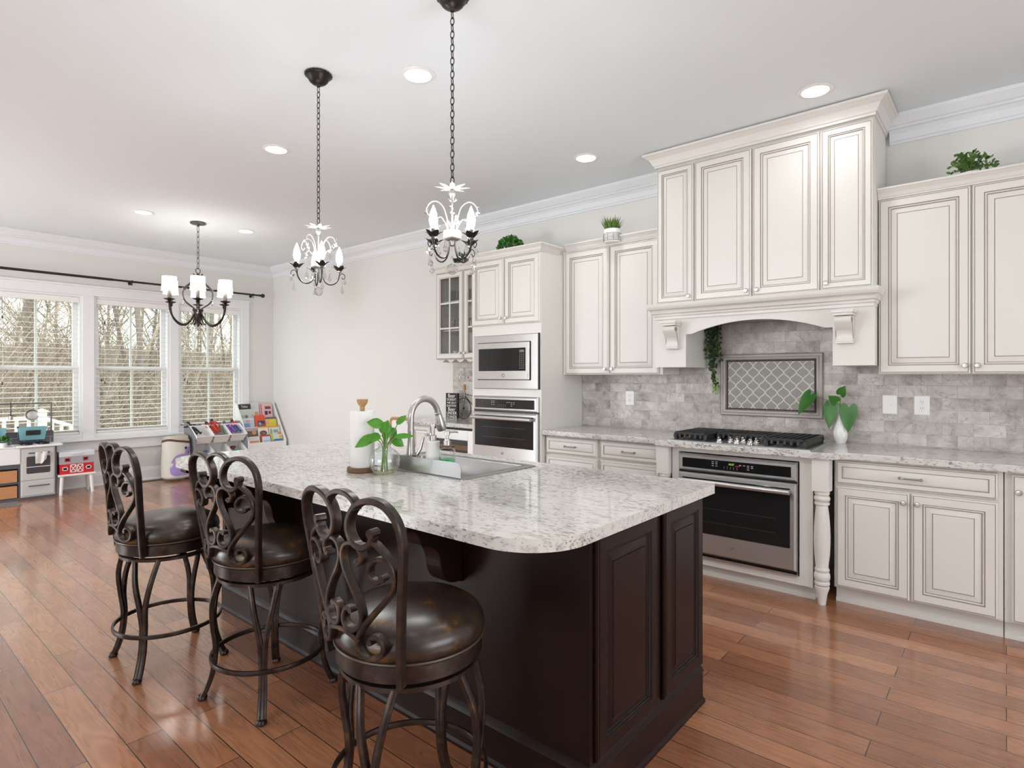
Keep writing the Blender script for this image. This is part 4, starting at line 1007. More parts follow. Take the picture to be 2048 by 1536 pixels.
# pothos cuttings in a round glass vase
vx, vy = 1.672, 2.186
r = root('glass_vase', (vx, vy, .914), 'round clear glass vase with green pothos cuttings in water, on the island', 'vase')
g = G(); g.lathe([(0, .9145), (.03, .9145), (.052, .925), (.068, .948), (.073, .975), (.067, 1.003), (.048, 1.026), (.030, 1.036), (.027, 1.048), (.033, 1.058)], 32, (vx, vy, 0)); part('bowl', g, VASEG, r)
g = G(); g.lathe([(0, .917), (.029, .917), (.050, .927), (.063, .943), (0, .943)], 28, (vx, vy, 0)); part('water', g, clear_glass('water tint', (.86, .84, .70), 1.0), r)
Rv, Fv, Uv = V((.647, -.763, 0)), V((.763, .647, 0)), V((0, 0, 1))
lv = [(-.042, 1.085, -.135, 1.045, .058), (-.02, 1.09, -.075, 1.075, .05), (.0, 1.10, -.012, 1.155, .06), (-.01, 1.14, -.075, 1.16, .055), (.012, 1.11, .02, 1.165, .05), (.055, 1.145, .092, 1.185, .032), (.03, 1.075, .085, 1.04, .05), (.05, 1.085, .135, 1.092, .03), (.02, 1.115, .05, 1.085, .045), (-.005, 1.08, .03, 1.12, .05)]
for i, (a, z, b, z2, w) in enumerate(lv):
    dep = rnd.uniform(-.03, .03); p0 = V((vx, vy, 0))+Rv*a+Fv*dep+Uv*z; p1 = V((vx, vy, 0))+Rv*b+Fv*(dep*1.8)+Uv*z2
    st = part('stem', G().tube(spline([V((vx, vy, .925))+Rv*rnd.uniform(-.02, .02), V((vx, vy, 1.04))+Rv*a*.25, p0]), .0024, 6), STEM, r)
    g = G(); leaf(g, p0, p1, (-Fv*.8+Uv*.6+Rv*rnd.uniform(-.3, .3)), w, 0, heart=.5, fold=.25, curl=.12); part('leaf', g, GREEN, r)
# heart leaf plant in a white faceted vase by the range
hx, hy = 4.432, .853
r = root('faceted_vase', (hx, hy, .914), 'white faceted vase with big heart shaped leaves, right of the cooktop', 'vase')
g = G(); n = 9
prof = [(.030, 0), (.042, .035), (.044, .075), (.036, .115), (.022, .16), (.013, .20), (.011, .215)]
rings = [[(hx+rr*cos(2*PI*(j+.5*i)/n), hy+rr*sin(2*PI*(j+.5*i)/n), .9145+z) for j in range(n)] for i, (rr, z) in enumerate(prof)]
b = len(g.v); g.v += [V(p) for q in rings for p in q]
for i in range(len(rings)-1):
    for j in range(n): g.f.append([b+i*n+j, b+i*n+(j+1) % n, b+(i+1)*n+j]); g.f.append([b+i*n+(j+1) % n, b+(i+1)*n+(j+1) % n, b+(i+1)*n+j]); g.m += [0, 0]
g.f.append([b+j for j in range(n)]); g.m.append(0); part('vase_body', g, WHITE, r, flat=True)
for yb_, zb_, yt, zt_, w, tilt in [(1.030, 1.235, 1.112, 1.098, .105, .45), (.906, 1.168, .914, 1.008, .086, -.1), (.800, 1.156, .803, .990, .110, .05), (.872, 1.192, .915, 1.232, .070, .1), (.848, 1.243, .818, 1.300, .068, .1)]:
    p0 = V((4.405, yb_, zb_)); p1 = V((4.380, yt, zt_))
    part('stem', G().tube(spline([V((hx, hy, 1.11)), V((hx-.01, hy, 1.17)), p0], 6), .002, 6), STEM, r)
    g = G(); heart_leaf(g, p0, p1, (-.9, tilt, .2), w); part('leaf', g, GREENP, r)
# ivy hanging under the hood
r = root('hanging_ivy', (4.40, 1.71, 1.76), 'dark green trailing ivy hanging from under the range hood', 'ivy')
g = G(); st = G(); rnd = random.Random(9)
for k in range(12):
    yb_ = 1.755-rnd.random()*.10; ln = [.30, .25, .22, .34, .26, .2, .3, .24, .28, .22, .53, .50][k]; yb_ = 1.728 if k > 9 else yb_
    x = 4.40+rnd.uniform(-.03, .04); pts = [(x+rnd.uniform(-.012, .012), yb_-.0*t+(-.03*t if k > 9 else rnd.uniform(-.02, .01)*t), 1.763-ln*t) for t in [i/8 for i in range(9)]]
    st.tube(pts, .0016, 5)
    for i in range(int(ln*95)):
        t = rnd.random(); q = V(pts[min(8, int(t*8))]); a = rnd.uniform(0, 2*PI)
        sprd = .018*(1.0 if k < 10 else .8)
        c = q+V((rnd.uniform(-.02, .01), rnd.uniform(-sprd, sprd), -ln/8*(t*8 % 1)))
        c.z = min(c.z, 1.755); c.x = min(c.x, 4.46)
        leaf(g, c, c+V((-.012*abs(cos(a))-.004, .018*sin(a), -.018-.008*rnd.random())), (-1, rnd.uniform(-.6, .6), rnd.uniform(0, .8)), .020, 1 if (t*ln > .47 or rnd.random() < .05) else 0)
part('leaves', g, [GREEN3, LIME], r); part('stems', st, STEM, r)
# cabinet top plants
def bush(r, c, rad, n, size, m, up=.4, seed=1, sprigs=0):
    g = G(); st = G(); q = random.Random(seed); c = V(c)
    for i in range(n):
        a = q.uniform(0, 2*PI); e = math.asin(q.uniform(-.1, 1)); rr = rad*q.uniform(.55, 1.0)
        d = V((cos(a)*cos(e), sin(a)*cos(e), sin(e))); p = c+V((d.x*rr, d.y*rr, d.z*rr*.95))
        t = d+V((q.uniform(-.7, .7), q.uniform(-.7, .7), q.uniform(-.2, .9)))
        leaf(g, p, p+t.normalized()*size, d+V((0, 0, up)), size*.7, 0)
    for i in range(26):
        a = q.uniform(0, 2*PI); e = q.uniform(.2, 1.4); d = V((cos(a)*cos(e), sin(a)*cos(e), sin(e))); st.tube([c, c+d*rad*.8], .0013, 4)
    part('foliage', g, m, r); part('stems', st, STEM, r)
zt = 2.501
r = root('boxwood_plant', (4.18, 3.56, 2.4755), 'small round bright green bush on top of the oven tower', 'potted plant', 'plants on top of the cabinets')
g = G(); g.lathe([(0, .0), (.045, 0), (.060, .08), (.055, .08), (0, .075)], 16, (4.18, 3.56, 2.4755)); part('pot', g, WHITE, r); bush(r, (4.18, 3.56, 2.565), .118, 620, .028, GREEN2, seed=3)
r = root('grass_pot', (4.14, 2.44, 2.501), 'tuft of grass in a white striped pot on the cabinet left of the hood', 'potted plant', 'plants on top of the cabinets')
g = G(); g.lathe([(0, 0), (.060, 0), (.070, .01), (.074, .05), (.070, .105), (.064, .108), (.060, .09), (0, .088)], 28, (4.14, 2.44, 2.446)); g.xf(M.Translation((0, 0, .0)))
for k in range(6):
    z = 2.446+.012+k*.011; rr = .0705+.004*sin((z-2.446)/.1*PI); g.lathe([(rr, z), (rr+.0012, z+.0015), (rr, z+.003)], 28, (4.14, 2.44, 0), 1)
for k in range(10):
    a = k*2*PI/10; g.tube([(4.14+(.073+.002*sin(t*PI))*cos(a), 2.44+(.073+.002*sin(t*PI))*sin(a), 2.456+.055*t) for t in [0, .25, .5, .75, 1]], .0011, 4, mat=1)
part('pot', g, [WHITE, mat('charcoal stripe', '5a5856', .5)], r)
g = G(); q = random.Random(5)
for i in range(170):
    a = q.uniform(0, 2*PI); b_ = q.uniform(0, .05); p = V((4.14+b_*cos(a), 2.44+b_*sin(a), 2.534)); e = q.uniform(0, .08); leaf(g, p, p+V((e*cos(a), e*sin(a), q.uniform(.07, .125))), (cos(a), sin(a), .3), .009)
part('grass_blades', g, mat('grass green', '5f7d33', .5, var=.4, vscale=30), r)
r = root('eucalyptus_pot', (4.27, .16, 2.446), 'bushy green plant in a white faceted bowl on the cabinet right of the hood', 'potted plant', 'plants on top of the cabinets')
g = G(); n = 8; rings = [[(4.27+rr*cos(2*PI*(j+.5*i)/n), .16+rr*sin(2*PI*(j+.5*i)/n), 2.4465+z) for j in range(n)] for i, (rr, z) in enumerate([(.045, 0), (.068, .04), (.062, .085)])]
b = len(g.v); g.v += [V(p) for q_ in rings for p in q_]
for i in range(2):
    for j in range(n): g.f.append([b+i*n+j, b+i*n+(j+1) % n, b+(i+1)*n+j]); g.f.append([b+i*n+(j+1) % n, b+(i+1)*n+(j+1) % n, b+(i+1)*n+j]); g.m += [0, 0]
g.f.append([b+2*n+j for j in range(n)]); g.m.append(0); part('pot', g, WHITE, r, flat=True)
q = random.Random(8); g = G(); st = G()
for i in range(22):
    a = q.uniform(0, 2*PI); e = q.uniform(.15, 1.3); d = V((cos(a)*cos(e), sin(a)*cos(e), sin(e))); L_ = q.uniform(.10, .155); c = V((4.27, .16, 2.545))
    pts = [c+d*L_*t+V((0, 0, -.03*t*t)) for t in [0, .25, .5, .75, 1]]; st.tube(pts, .0016, 4)
    for t in [k/13 for k in range(3, 14)]:
        p = c+d*L_*t+V((0, 0, -.03*t*t)); s_ = V((q.uniform(-1, 1), q.uniform(-1, 1), q.uniform(-.3, 1))).normalized(); leaf(g, p, p+s_*.027, s_.orthogonal(), .018)
part('foliage', g, mat('sage eucalyptus', '55763a', .5, var=.55, vscale=40), r); part('stems', st, STEM, r)
r = root('sprig_plant', (4.30, 4.28, 2.4465), 'small leafy plant on the glass cabinet, seen behind the near chandelier', 'potted plant', 'plants on top of the cabinets')
g = G(); g.lathe([(0, 0), (.035, 0), (.042, .07), (0, .068)], 14, (4.30, 4.28, 2.4465)); part('pot', g, WHITE, r); bush(r, (4.30, 4.28, 2.53), .10, 90, .045, GREEN3, seed=12)
# bar things: sign and bicycle bottle holder
r = root('sign', (4.39, 4.545, .914), 'black sign with white lettering about beer standing on the bar counter', 'sign')
g = G(); g.box((4.36, 4.455, .9145), (4.385, 4.635, 1.182)); part('board', g, mat('black sign board', '1d1c1b', .6), r, bev=.001, flat=True)
for t, z, s in (('Beer', 1.152, .058), ("DOESN'T", 1.112, .036), ('ASK SILLY', 1.078, .032), ('QUESTIONS', 1.046, .028), ('Beer', 1.008, .058), ('UNDER', .967, .046), ('STANDS', .928, .042)):
    g = text_geo(t, s, facing((4.3594, 4.545, z), '-X')); part('lettering', g, WPLAS, r, flat=True)
r = root('bicycle_holder', (4.33, 4.33, .914), 'black wire bicycle wine bottle holder on the bar counter', 'bottle holder')
bz = .9145
for y in (4.335, 4.03):
    R2 = .108; cz = bz+.0045+R2
    g = G(); g.tube([(4.33, y+R2*cos(a*PI/18), cz+R2*sin(a*PI/18)) for a in range(36)], .0045, 6, closed=True); w = part('wheel', g, BLACK, r)
    g = G()
    for k in range(14): a = k*2*PI/14; g.tube([(4.33, y, cz), (4.33, y+R2*cos(a), cz+R2*sin(a))], .0008, 4)
    g.ball((4.33, y, cz), .013, 10, 6); part('spokes', g, BLACK, w)
g = G(); cz = bz+.1125
g.tube([(4.33, 4.335, cz), (4.33, 4.305, cz+.15), (4.33, 4.32, cz+.185)], .004, 6); g.tube([(4.33, 4.31, cz+.13), (4.33, 4.18, cz+.02), (4.33, 4.03, cz)], .004, 6); g.tube([(4.33, 4.315, cz+.15), (4.33, 4.14, cz+.13), (4.33, 4.18, cz+.02)], .004, 6); g.tube([(4.33, 4.14, cz+.13), (4.33, 4.03, cz)], .004, 6)
part('bicycle_frame', g, BLACK, r)
g = G()
for k in range(5): g.tube([(4.33, 4.335+k*.015, cz+.12), (4.33, 4.335+k*.0155, cz+.185)], .0015, 4)
for z in (.12, .15, .185): g.tube([(4.33, 4.33, cz+z), (4.33, 4.40, cz+z)], .0015, 4)
part('basket', g, BLACK, r)
g = G(); g.lathe([(0, 0), (.016, 0), (.016, .06), (0, .062)], 12, (4.33, 4.322, cz+.19)); part('cork', g, WOOD, r)
# hanging stemware and cabinet glasses
def glass_mesh(k):
    g = G(); g.lathe([(0, 0), (.032, -.001), (.006, -.004), (.0035, -.01), (.0035, -.085), (.012, -.095), (.034, -.125), (.037, -.15), (.028, -.20)], 18)
    return g
first = None
for k, (y, x) in enumerate(((4.32, 4.28), (4.26, 4.34), (4.18, 4.28), (4.04, 4.30))):
    lab = ['clear wine glass hanging upside down, leftmost under the glass cabinet', 'clear wine glass hanging upside down, second from the left, slightly behind', 'upside down wine glass with a red mark, third from the left in the rack', 'upside down wine glass with a red mark, nearest the oven tower'][k]
    r = root('wine_glass', (x, y, 1.508), lab, 'wine glass', 'wine glasses in the rack')
    part('glass', glass_mesh(0), GLASS, r, world=False)
    if k > 1:
        g = G(); g.box((-.0385, -.010, -.165), (-.0365, .010, -.148)); part('red_mark', g, mat('red print', 'a33b46', .5), r, world=False, flat=True) if k == 2 else part('red_mark', g, bpy.data.materials['red print'], r, world=False, flat=True)
tum = None
LT = {0: 'bottom', 1: 'middle', 2: 'top'}
for s, z in enumerate((1.5535, 1.8465, 2.1465)):
    for k, y in enumerate((4.47, 4.39, 4.30, 4.22) if s else (4.43, 4.28)):
        h = .12 if s else .075
        g = G(); g.lathe([(0, 0), (.026, 0), (.031, h), (.029, h), (.025, .006), (0, .006)], 14, (4.31+.03*(k % 2), y, z+.0005))
        solo('tumbler', g, GLASS if s else WHITE, ('clear glass' if s else 'white cup')+' on the %s shelf of the glass cabinet, %s from the left' % (LT[s], ['first', 'second', 'third', 'fourth'][k]), 'glass' if s else 'cup', 'glassware in the glass cabinet')
# rounded wooden frame behind the bar end
r = root('wooden_frame_board', (4.1, 5.18, 0), 'white panel in a rounded tan wooden frame beyond the bar, behind the faucet', 'framed board')
pts = [(p, q) for p, q in rr_poly(4.985, 5.375, .30, .885, (.05,)*4, 6)]
g = G(); g.bar([(4.2, p, q) for p, q in pts], .03, .035, (1,0,0), closed=True); part('frame', g, WOOD, r)
g = G(); g.box((4.195, 5.003, .318), (4.205, 5.357, .867)); part('panel', g, WPLAS, r, flat=True)
for y in (5.02, 5.34):
    g = G(); g.box((4.185, y-.018, 0), (4.215, y+.018, .302)); g.box((4.08, y-.018, 0), (4.32, y+.018, .03)); part('leg', g, WOOD, r, flat=True)
# ---------------------------------------------------------------- counter stools
def make_stool(cx, cy, rz, leg0, label):
    r = root('counter_stool', (cx, cy, 0), label, 'stool', 'scrollwork swivel stools at the island', rz)
    P = lambda n, g, m, par=r, **k: part(n, g, m, par, world=False, **k)
    g = G(); g.lathe([(0, .598), (.208, .598), (.219, .606), (.224, .626), (.220, .648), (.207, .668), (.18, .684), (.13, .697), (.07, .703), (0, .705)], 48)
    seat = P('seat', g, LEATHER, ang=60)
    g = G(); g.tube([(.2195*cos(a*PI/24), .2195*sin(a*PI/24), .6) for a in range(48)], .0042, 6, closed=True); P('piping', g, PIPING, seat)
    g = G(); g.lathe([(0, .546), (.214, .546), (.2165, .549), (.2165, .592), (.213, .5965), (0, .5965)], 48); P('seat_frame', g, BRONZE)
    g = G(); g.lathe([(0, .532), (.09, .532), (.09, .5455), (0, .5455)], 24)
    n = 48; ring = [[(rr*cos(2*PI*i/n), rr*sin(2*PI*i/n), z) for rr, z in ((.205, .518), (.205, .531), (.178, .531), (.178, .518))] for i in range(n)]
    g.loft(ring, closed=True)
    for a in (0, PI/2): g.bar([(-.185*cos(a), -.185*sin(a), .526), (.185*cos(a), .185*sin(a), .526)], .012, .03, (0,0,1))
    P('swivel_ring', g, BRONZE)
    for k in range(4):
        a0 = leg0-rz+k*PI/2; g = G()
        rad = lambda z: [(.525, .194), (.42, .221), (.32, .222), (.22, .212), (.12, .222), (.05, .244), (.012, .262)]
        zr = rad(0)
        for s in (-1, 1):
            pts = []
            for z, rr in zr:
                t = max(0, min(1, (z-.26)/(.525-.26))); da = s*(.028+.25*t**1.4); pts.append((rr*cos(a0+da), rr*sin(a0+da), z))
            q = spline(pts, 5); g.bar(q, .021, .020, lambda p: V((p.x, p.y, 0)))
        c = (.264*cos(a0), .264*sin(a0), 0)
        g.lathe([(0, .001), (.017, .001), (.021, .006), (.021, .014), (.016, .021), (0, .023)], 12, c)
        P('leg', g, BRONZE)
    n = 56; g = G(); ring = [[(rr*cos(2*PI*i/n), rr*sin(2*PI*i/n), z) for rr, z in ((.233, .178), (.235, .186), (.233, .196), (.224, .196), (.222, .186), (.224, .178))] for i in range(n)]
    g.loft(ring, closed=True); P('foot_ring', g, BRONZE)
    # scrolled back, curved round the seat
    TH = math.radians(44.6)
    def pos(s, z):
        t = max(0, z/.47); a = s/.17; y = (.163+.066*t**1.2)*a
        return V((-.166-.045*t-(.064-.040*t)*(1-a*a), y, .550+z*.915))
    nrm = lambda p: V((-1, p.y*1.6, 0))
    def scroll(pts, w, t, m=1, taper=True, end=0):
        sp = spline([(a*m, b) for a, b in pts], 6); g = G()
        g.bar([pos(p.x, p.y) for p in sp], w, t, nrm)
        if end: 
            e = pos(sp[-1].x, sp[-1].y); d = nrm(e).normalized(); g.tube([e-d*w*.5, e+d*w*.5], end, 10)
        return g
    for m in (-1, 1):
        up = [(.17, 0), (.17, .12), (.17, .24), (.17, .365), (.168, .43), (.155, .49), (.125, .53), (.088, .54), (.05, .522), (.027, .48), (.026, .44), (.045, .408), (.072, .402), (.092, .42), (.094, .448)]
        g = scroll(up, .030, .0175, m, end=.0125); P('back_upright', g, BRONZE)
        sw = [(.090, .425), (.112, .412), (.135, .385), (.153, .345), (.155, .305), (.138, .265), (.112, .225), (.085, .185), (.064, .145), (.060, .110), (.074, .088), (.100, .080), (.126, .094), (.132, .124), (.117, .146), (.100, .142), (.098, .130)]
        g = scroll(sw, .025, .0135, m, end=.009); sc = P('back_scroll', g, BRONZE)
        g = scroll([(.153, .335), (.146, .365), (.125, .378), (.102, .370), (.089, .345), (.094, .318), (.114, .310), (.126, .324)], .025, .0125, m, end=.009); P('back_scroll', g, BRONZE)
        hs = [(.048, .360), (.060, .352), (.068, .372), (.056, .398), (.034, .408), (.012, .395), (.004, .362), (.014, .325), (.036, .285), (.058, .245), (.071, .205), (.066, .172), (.042, .152), (.016, .160), (.008, .184), (.018, .212), (.036, .212)]
        g = scroll(hs, .025, .0135, m, end=.009); P('heart_scroll', g, BRONZE)
    g = scroll([(-.046, .505), (-.040, .530), (-.020, .546), (0, .550), (.020, .546), (.040, .530), (.046, .505)], .026, .0145); P('top_arch', g, BRONZE)
    g = scroll([(-.066, .125), (-.035, .140), (0, .146), (.035, .140), (.066, .125)], .025, .0135); P('lower_arch', g, BRONZE)
    return r
make_stool(1.092, 3.126, math.radians(1), math.radians(43), 'bronze stool farthest from the viewer, by the rounded island end')
make_stool(1.254, 2.446, math.radians(9), math.radians(56.6), 'middle of the three bronze stools, tucked partly under the counter')
make_stool(1.145, 1.373, 0, math.radians(22), 'nearest bronze stool with scrolled back and large brown leather seat in front')

# ---------------------------------------------------------------- hanging lights
def chain_geo(x, y, z0, z1, L=.036, w=.0085, t=.0022):
    g = G(); n = max(1, int(round((z0-z1)/(L*.80)))); st = (z0-z1)/n
    for i in range(n):
        zc = z0-st*(i+.5); a = PI/2*(i % 2)+.35; h = st*.62; pts = []
        for k in range(12):
            q = 2*PI*k/12; u = w*cos(q); v = h*sin(q); pts.append((x+u*cos(a), y+u*sin(a), zc+v))
        g.tube(pts, t, 5, closed=True)
    return g
def drop(g, x, y, z, L, w, mat_=0):
    g.lathe([(0, 0), (w*.25, -L*.12), (w*.5, -L*.45), (w*.95, -L*.72), (w*.75, -L*.88), (0, -L)], 6, (x, y, z), mat_)
def pendant(x, y, rot, label):
    r = root('crystal_chandelier', (x, y, ZC), label, 'chandelier', 'small crystal chandeliers over the island')
    P = lambda n, g, m, par=r, **k: part(n, g, m, par, **k)
    at = lambda rad, a, z: (x+rad*cos(a), y+rad*sin(a), z)
    g = G(); g.lathe([(0, -.001), (.066, -.001), (.073, -.006), (.073, -.012), (.064, -.017), (.056, -.028), (.047, -.044), (.034, -.055), (.014, -.062), (.009, -.072), (0, -.074)], 40, (x, y, ZC), lobes=20, amp=.02); P('canopy', g, DARKB)
    P('chain', chain_geo(x, y, ZC-.072, 2.205), DARKB)
    g = G(); g.tube([at(.011*cos(k*PI/6), rot+.8, 2.198+.011*sin(k*PI/6)) for k in range(12)], .0028, 6, closed=True); g.tube([(x, y, 2.187), (x, y, 1.975)], .0034, 8); g.lathe([(0, .02), (.012, .015), (.015, 0), (.008, -.015), (0, -.018)], 12, (x, y, 2.16)); P('stem', g, SILV)
    for k in range(8):
        a = rot+k*PI/4; g = G(); leaf(g, at(.006, a, 2.178), at(.078, a, 2.190), (0, 0, 1), .024, fold=.2); P('crown_petal', g, SILV)
    for k in range(5): a = k*2*PI/5+.3; g = G(); drop(g, x+.014*cos(a), y+.014*sin(a), 2.158, .028, .008); P('crystal', g, CRYSTAL, flat=True)
    g = G(); g.lathe([(0, 1.998), (.036, 1.998), (.038, 1.994), (.038, 1.968), (.034, 1.962), (.018, 1.955), (.012, 1.935), (0, 1.930)], 24, (x, y, 0)); P('hub', g, SILV)
    for k in range(4):
        a = rot+k*PI/2
        g = G(); sp = [(.016, 1.958), (.020, 1.92), (.036, 1.885), (.062, 1.872), (.090, 1.882), (.108, 1.91), (.112, 1.942)]
        g.tube(spline([at(q, a, z) for q, z in sp], 5), .0036, 6)
        g.tube(spline([at(.108, a, 1.915), at(.122, a, 1.938), at(.138, a, 1.935), at(.143, a, 1.918), at(.132, a, 1.908), at(.126, a, 1.918)], 4), .0022, 5)
        arm = P('arm', g, DARKB)
        c = at(.112, a, 0)
        for j in range(5):
            b = a+j*2*PI/5; g = G(); leaf(g, (c[0], c[1], 1.944), (c[0]+.036*cos(b), c[1]+.036*sin(b), 1.986), (-cos(b), -sin(b), .7), .034, fold=.25, curl=.2); P('petal', g, DARKB, arm)
        g = G(); g.lathe([(0, 1.944), (.0105, 1.944), (.0105, 1.988), (0, 1.989)], 12, (c[0], c[1], 0)); P('candle', g, CANDLE, arm)
        g = G(); g.lathe([(0, 1.9895), (.009, 1.990), (.0165, 2.008), (.0185, 2.026), (.0135, 2.054), (.005, 2.076), (0, 2.088)], 12, (c[0], c[1], 0)); P('bulb', g, BULBM, arm)
        g = G()
        e = at(.128, a, 0); g.tube([(e[0], e[1], 1.908), (e[0], e[1], 1.868)], .0008, 4); drop(g, e[0], e[1], 1.872, .046, .013); P('crystal', g, CRYSTAL, arm, flat=True); g = G()
        e = at(.142, a, 0); drop(g, e[0], e[1], 1.918, .040, .011); P('crystal', g, CRYSTAL, arm, flat=True); g = G()
        e = at(.068, a+.35, 0); g.tube([(e[0], e[1], 1.885), (e[0], e[1], 1.925)], .0008, 4); drop(g, e[0], e[1], 1.945, .052, .014)
        g.ball((e[0], e[1], 1.953), .005, 8, 6); P('crystal', g, CRYSTAL, arm, flat=True)
        g = G(); b = a+PI/4
        g.tube(spline([at(.018, b, 1.998), at(.022, b, 2.05), at(.040, b, 2.105), at(.072, b, 2.128), at(.100, b, 2.115), at(.112, b, 2.085), at(.100, b, 2.066), at(.088, b, 2.078)], 5), .0024, 5)
        g.tube(spline([at(.018, b+.3, 1.998), at(.030, b+.3, 2.03), at(.050, b+.3, 2.055), at(.066, b+.3, 2.048)], 5), .002, 5); sc = P('scroll', g, SILV)
        g = G(); e = at(.112, b, 0); drop(g, e[0], e[1], 2.112, .042, .013); P('crystal', g, CRYSTAL, sc, flat=True); g = G(); e = at(.066, b+.3, 0); drop(g, e[0], e[1], 2.048, .040, .012); P('crystal', g, CRYSTAL, sc, flat=True); g = G(); e = at(.088, b, 0); drop(g, e[0], e[1], 2.076, .03, .010); P('crystal', g, CRYSTAL, sc, flat=True)
    g = G(); g.tube([(x, y, 1.930), (x, y, 1.855)], .0009, 4); g.ball((x, y, 1.885), .005, 8, 6); g.ball((x, y, 1.832), .0245, 10, 7); P('crystal_ball', g, CRYSTAL, flat=True)
    return r
CA = math.radians(49.7)
pendant(1.776, 1.847, math.radians(51)-CA, 'crystal chandelier on a long chain, nearest and right of the two over the island')
pendant(1.763, 2.892, math.radians(27)-CA, 'crystal chandelier on a long chain, farther and left one over the island')

# dining chandelier with six shades
x, y = 2.625, 6.686
r = root('shaded_chandelier', (x, y, ZC), 'bronze chandelier with six white fabric shades in front of the windows', 'chandelier')
at = lambda rad, a, z: (x+rad*cos(a), y+rad*sin(a), z)
g = G(); g.lathe([(0, -.001), (.072, -.001), (.078, -.006), (.078, -.014), (.07, -.02), (.02, -.026), (.012, -.045), (0, -.046)], 30, (x, y, ZC)); part('canopy', g, ANTIQ, r)
part('chain', chain_geo(x, y, ZC-.045, 2.53, .07, .012, .0030), ANTIQ, r)
g = G(); g.tube([at(.028*cos(k*PI/8), .3, 2.505+.028*sin(k*PI/8)) for k in range(16)], .0045, 6, closed=True)
g.lathe([(0, 2.48), (.014, 2.475), (.02, 2.45), (.014, 2.42), (.024, 2.40), (.012, 2.38), (.010, 2.05)], 14, (x, y, 0))
for k in range(6):
    a = k*PI/3; g.tube(spline([at(.012, a, 2.41), at(.03, a, 2.435), at(.042, a, 2.465), at(.052, a, 2.47)], 4), .005, 5)
part('stem', g, ANTIQ, r)
for k in range(6):
    a = math.radians(58+60*k)-CA
    if k % 2 == 0 or True:
        g = G(); sp = [(.020, 2.08), (.075, 2.12), (.135, 2.165), (.165, 2.23), (.150, 2.30), (.09, 2.36), (.055, 2.40)]
        if k in (0, 2, 3, 5):
            g.tube(spline([at(q, a, z) for q, z in sp], 5), .006, 6); part('frame_scroll', g, ANTIQ, r)
    g = G(); sp = [(.035, 2.06), (.07, 1.985), (.13, 1.925), (.20, 1.925), (.265, 1.985), (.296, 2.06), (.302, 2.125)]
    g.tube(spline([at(q, a, z) for q, z in sp], 5), .0095, 7)
    g.tube(spline([at(.03, a+.5, 2.03), at(.045, a+.5, 1.95), at(.075, a+.5, 1.925)], 4), .007, 6)
    arm = part('arm', g, DARKB, r)
    c = at(.302, a, 0)
    g = G(); g.lathe([(0, 2.118), (.012, 2.12), (.022, 2.14), (.013, 2.150), (.030, 2.158), (.050, 2.166), (.052, 2.172), (.018, 2.176), (.0, 2.178)], 18, (c[0], c[1], 0)); part('bobeche', g, DARKB, arm)
    g = G(); g.lathe([(0, 2.178), (.019, 2.178), (.017, 2.268), (0, 2.27)], 12, (c[0], c[1], 0)); part('candle', g, CANDLE, arm)
    g = G(); g.lathe([(.077, 2.255), (.0745, 2.262), (.070, 2.33), (.068, 2.390), (.070, 2.400), (.068, 2.400), (.066, 2.390), (.068, 2.33), (.0725, 2.262), (.077, 2.255)], 28, (c[0], c[1], 0)); part('shade', g, SHADEM, arm)
    g = G(); g.lathe([(0, 2.271), (.010, 2.274), (.018, 2.30), (.014, 2.33), (0, 2.36)], 12, (c[0], c[1], 0)); part('bulb', g, mat('shaded lamp bulb', 'ffffff', .4, emit=(1, .98, .95), es=SHADE*6) if k == 0 else bpy.data.materials['shaded lamp bulb'], arm)
    g = G()
    e = at(.16, a, 0)
    for i in range(6): g.ball((e[0], e[1], 2.296-i*.022), .0118, 6, 4)
    drop(g, e[0], e[1], 2.178, .04, .012); part('bead_string', g, CRYSTAL, arm, flat=True); g = G(); e = at(.325, a, 0); g.tube([(e[0], e[1], 2.12), (e[0], e[1], 2.05)], .001, 4); g.ball((e[0], e[1], 2.09), .006, 6, 4); g.ball((e[0], e[1], 2.06), .006, 6, 4); drop(g, e[0], e[1], 2.055, .045, .012)
    part('bead_string', g, CRYSTAL, arm, flat=True)
g = G(); g.lathe([(0, 2.09), (.052, 2.09), (.054, 2.075), (.046, 2.06), (.040, 1.99), (.02, 1.95), (.022, 1.93), (0, 1.90)], 20, (x, y, 0)); part('hub', g, DARKB, r)
g = G(); g.ball((x, y, 1.880), .022, 10, 7); part('crystal_ball', g, CRYSTAL, r, flat=True)
for k in range(6): a = k*PI/3; g = G(); drop(g, x+.06*cos(a), y+.06*sin(a), 1.955, .045, .011); part('crystal', g, CRYSTAL, r, flat=True)
# ---------------------------------------------------------------- play corner
GREYP = mat('light grey paint', 'cbc9c6', .5); DKG = mat('dark grey paint', '55565a', .5); SLATE = mat('slate play tile', '5c5d63', .5)
TEAL = mat('teal planter', '7fb4bd', .5); CHALK = mat('chalkboard label', '2e2c2b', .7); CRATE = mat('wood crate', 'c58a5e', .6, var=.18, vscale=14, stretch=(1, 1, 6))
r = root('toy_kitchen', (1.38, 8.35, 0), 'white and grey wooden toy kitchen under the left window', 'toy kitchen')
yf = 8.24; yb = 8.50
g = G(); g.box((1.395, yf, .03), (1.700, yb, .575)); part('oven_body', g, GREYP, r, flat=True)
g = G(); g.box((1.700, yf-.003, .0), (1.716, yb, .575)); g.box((.70, yf+.0, .0), (1.715, yb, .03)); g.box((1.378, yf, .03), (1.3945, yb, .40)); g.box((.70, yf, .355), (1.378, yb, .40)); g.box((.70, yb-.012, .03), (1.378, yb, .355)); g.box((.70, yf, .185), (1.378, yb-.012, .205)); part('frame', g, DKG, r, flat=True)
g = G(); g.box((.70, yf-.01, .40), (1.394, yb, .575)); part('apron_sink', g, WPLAS, r, bev=.006, flat=True)
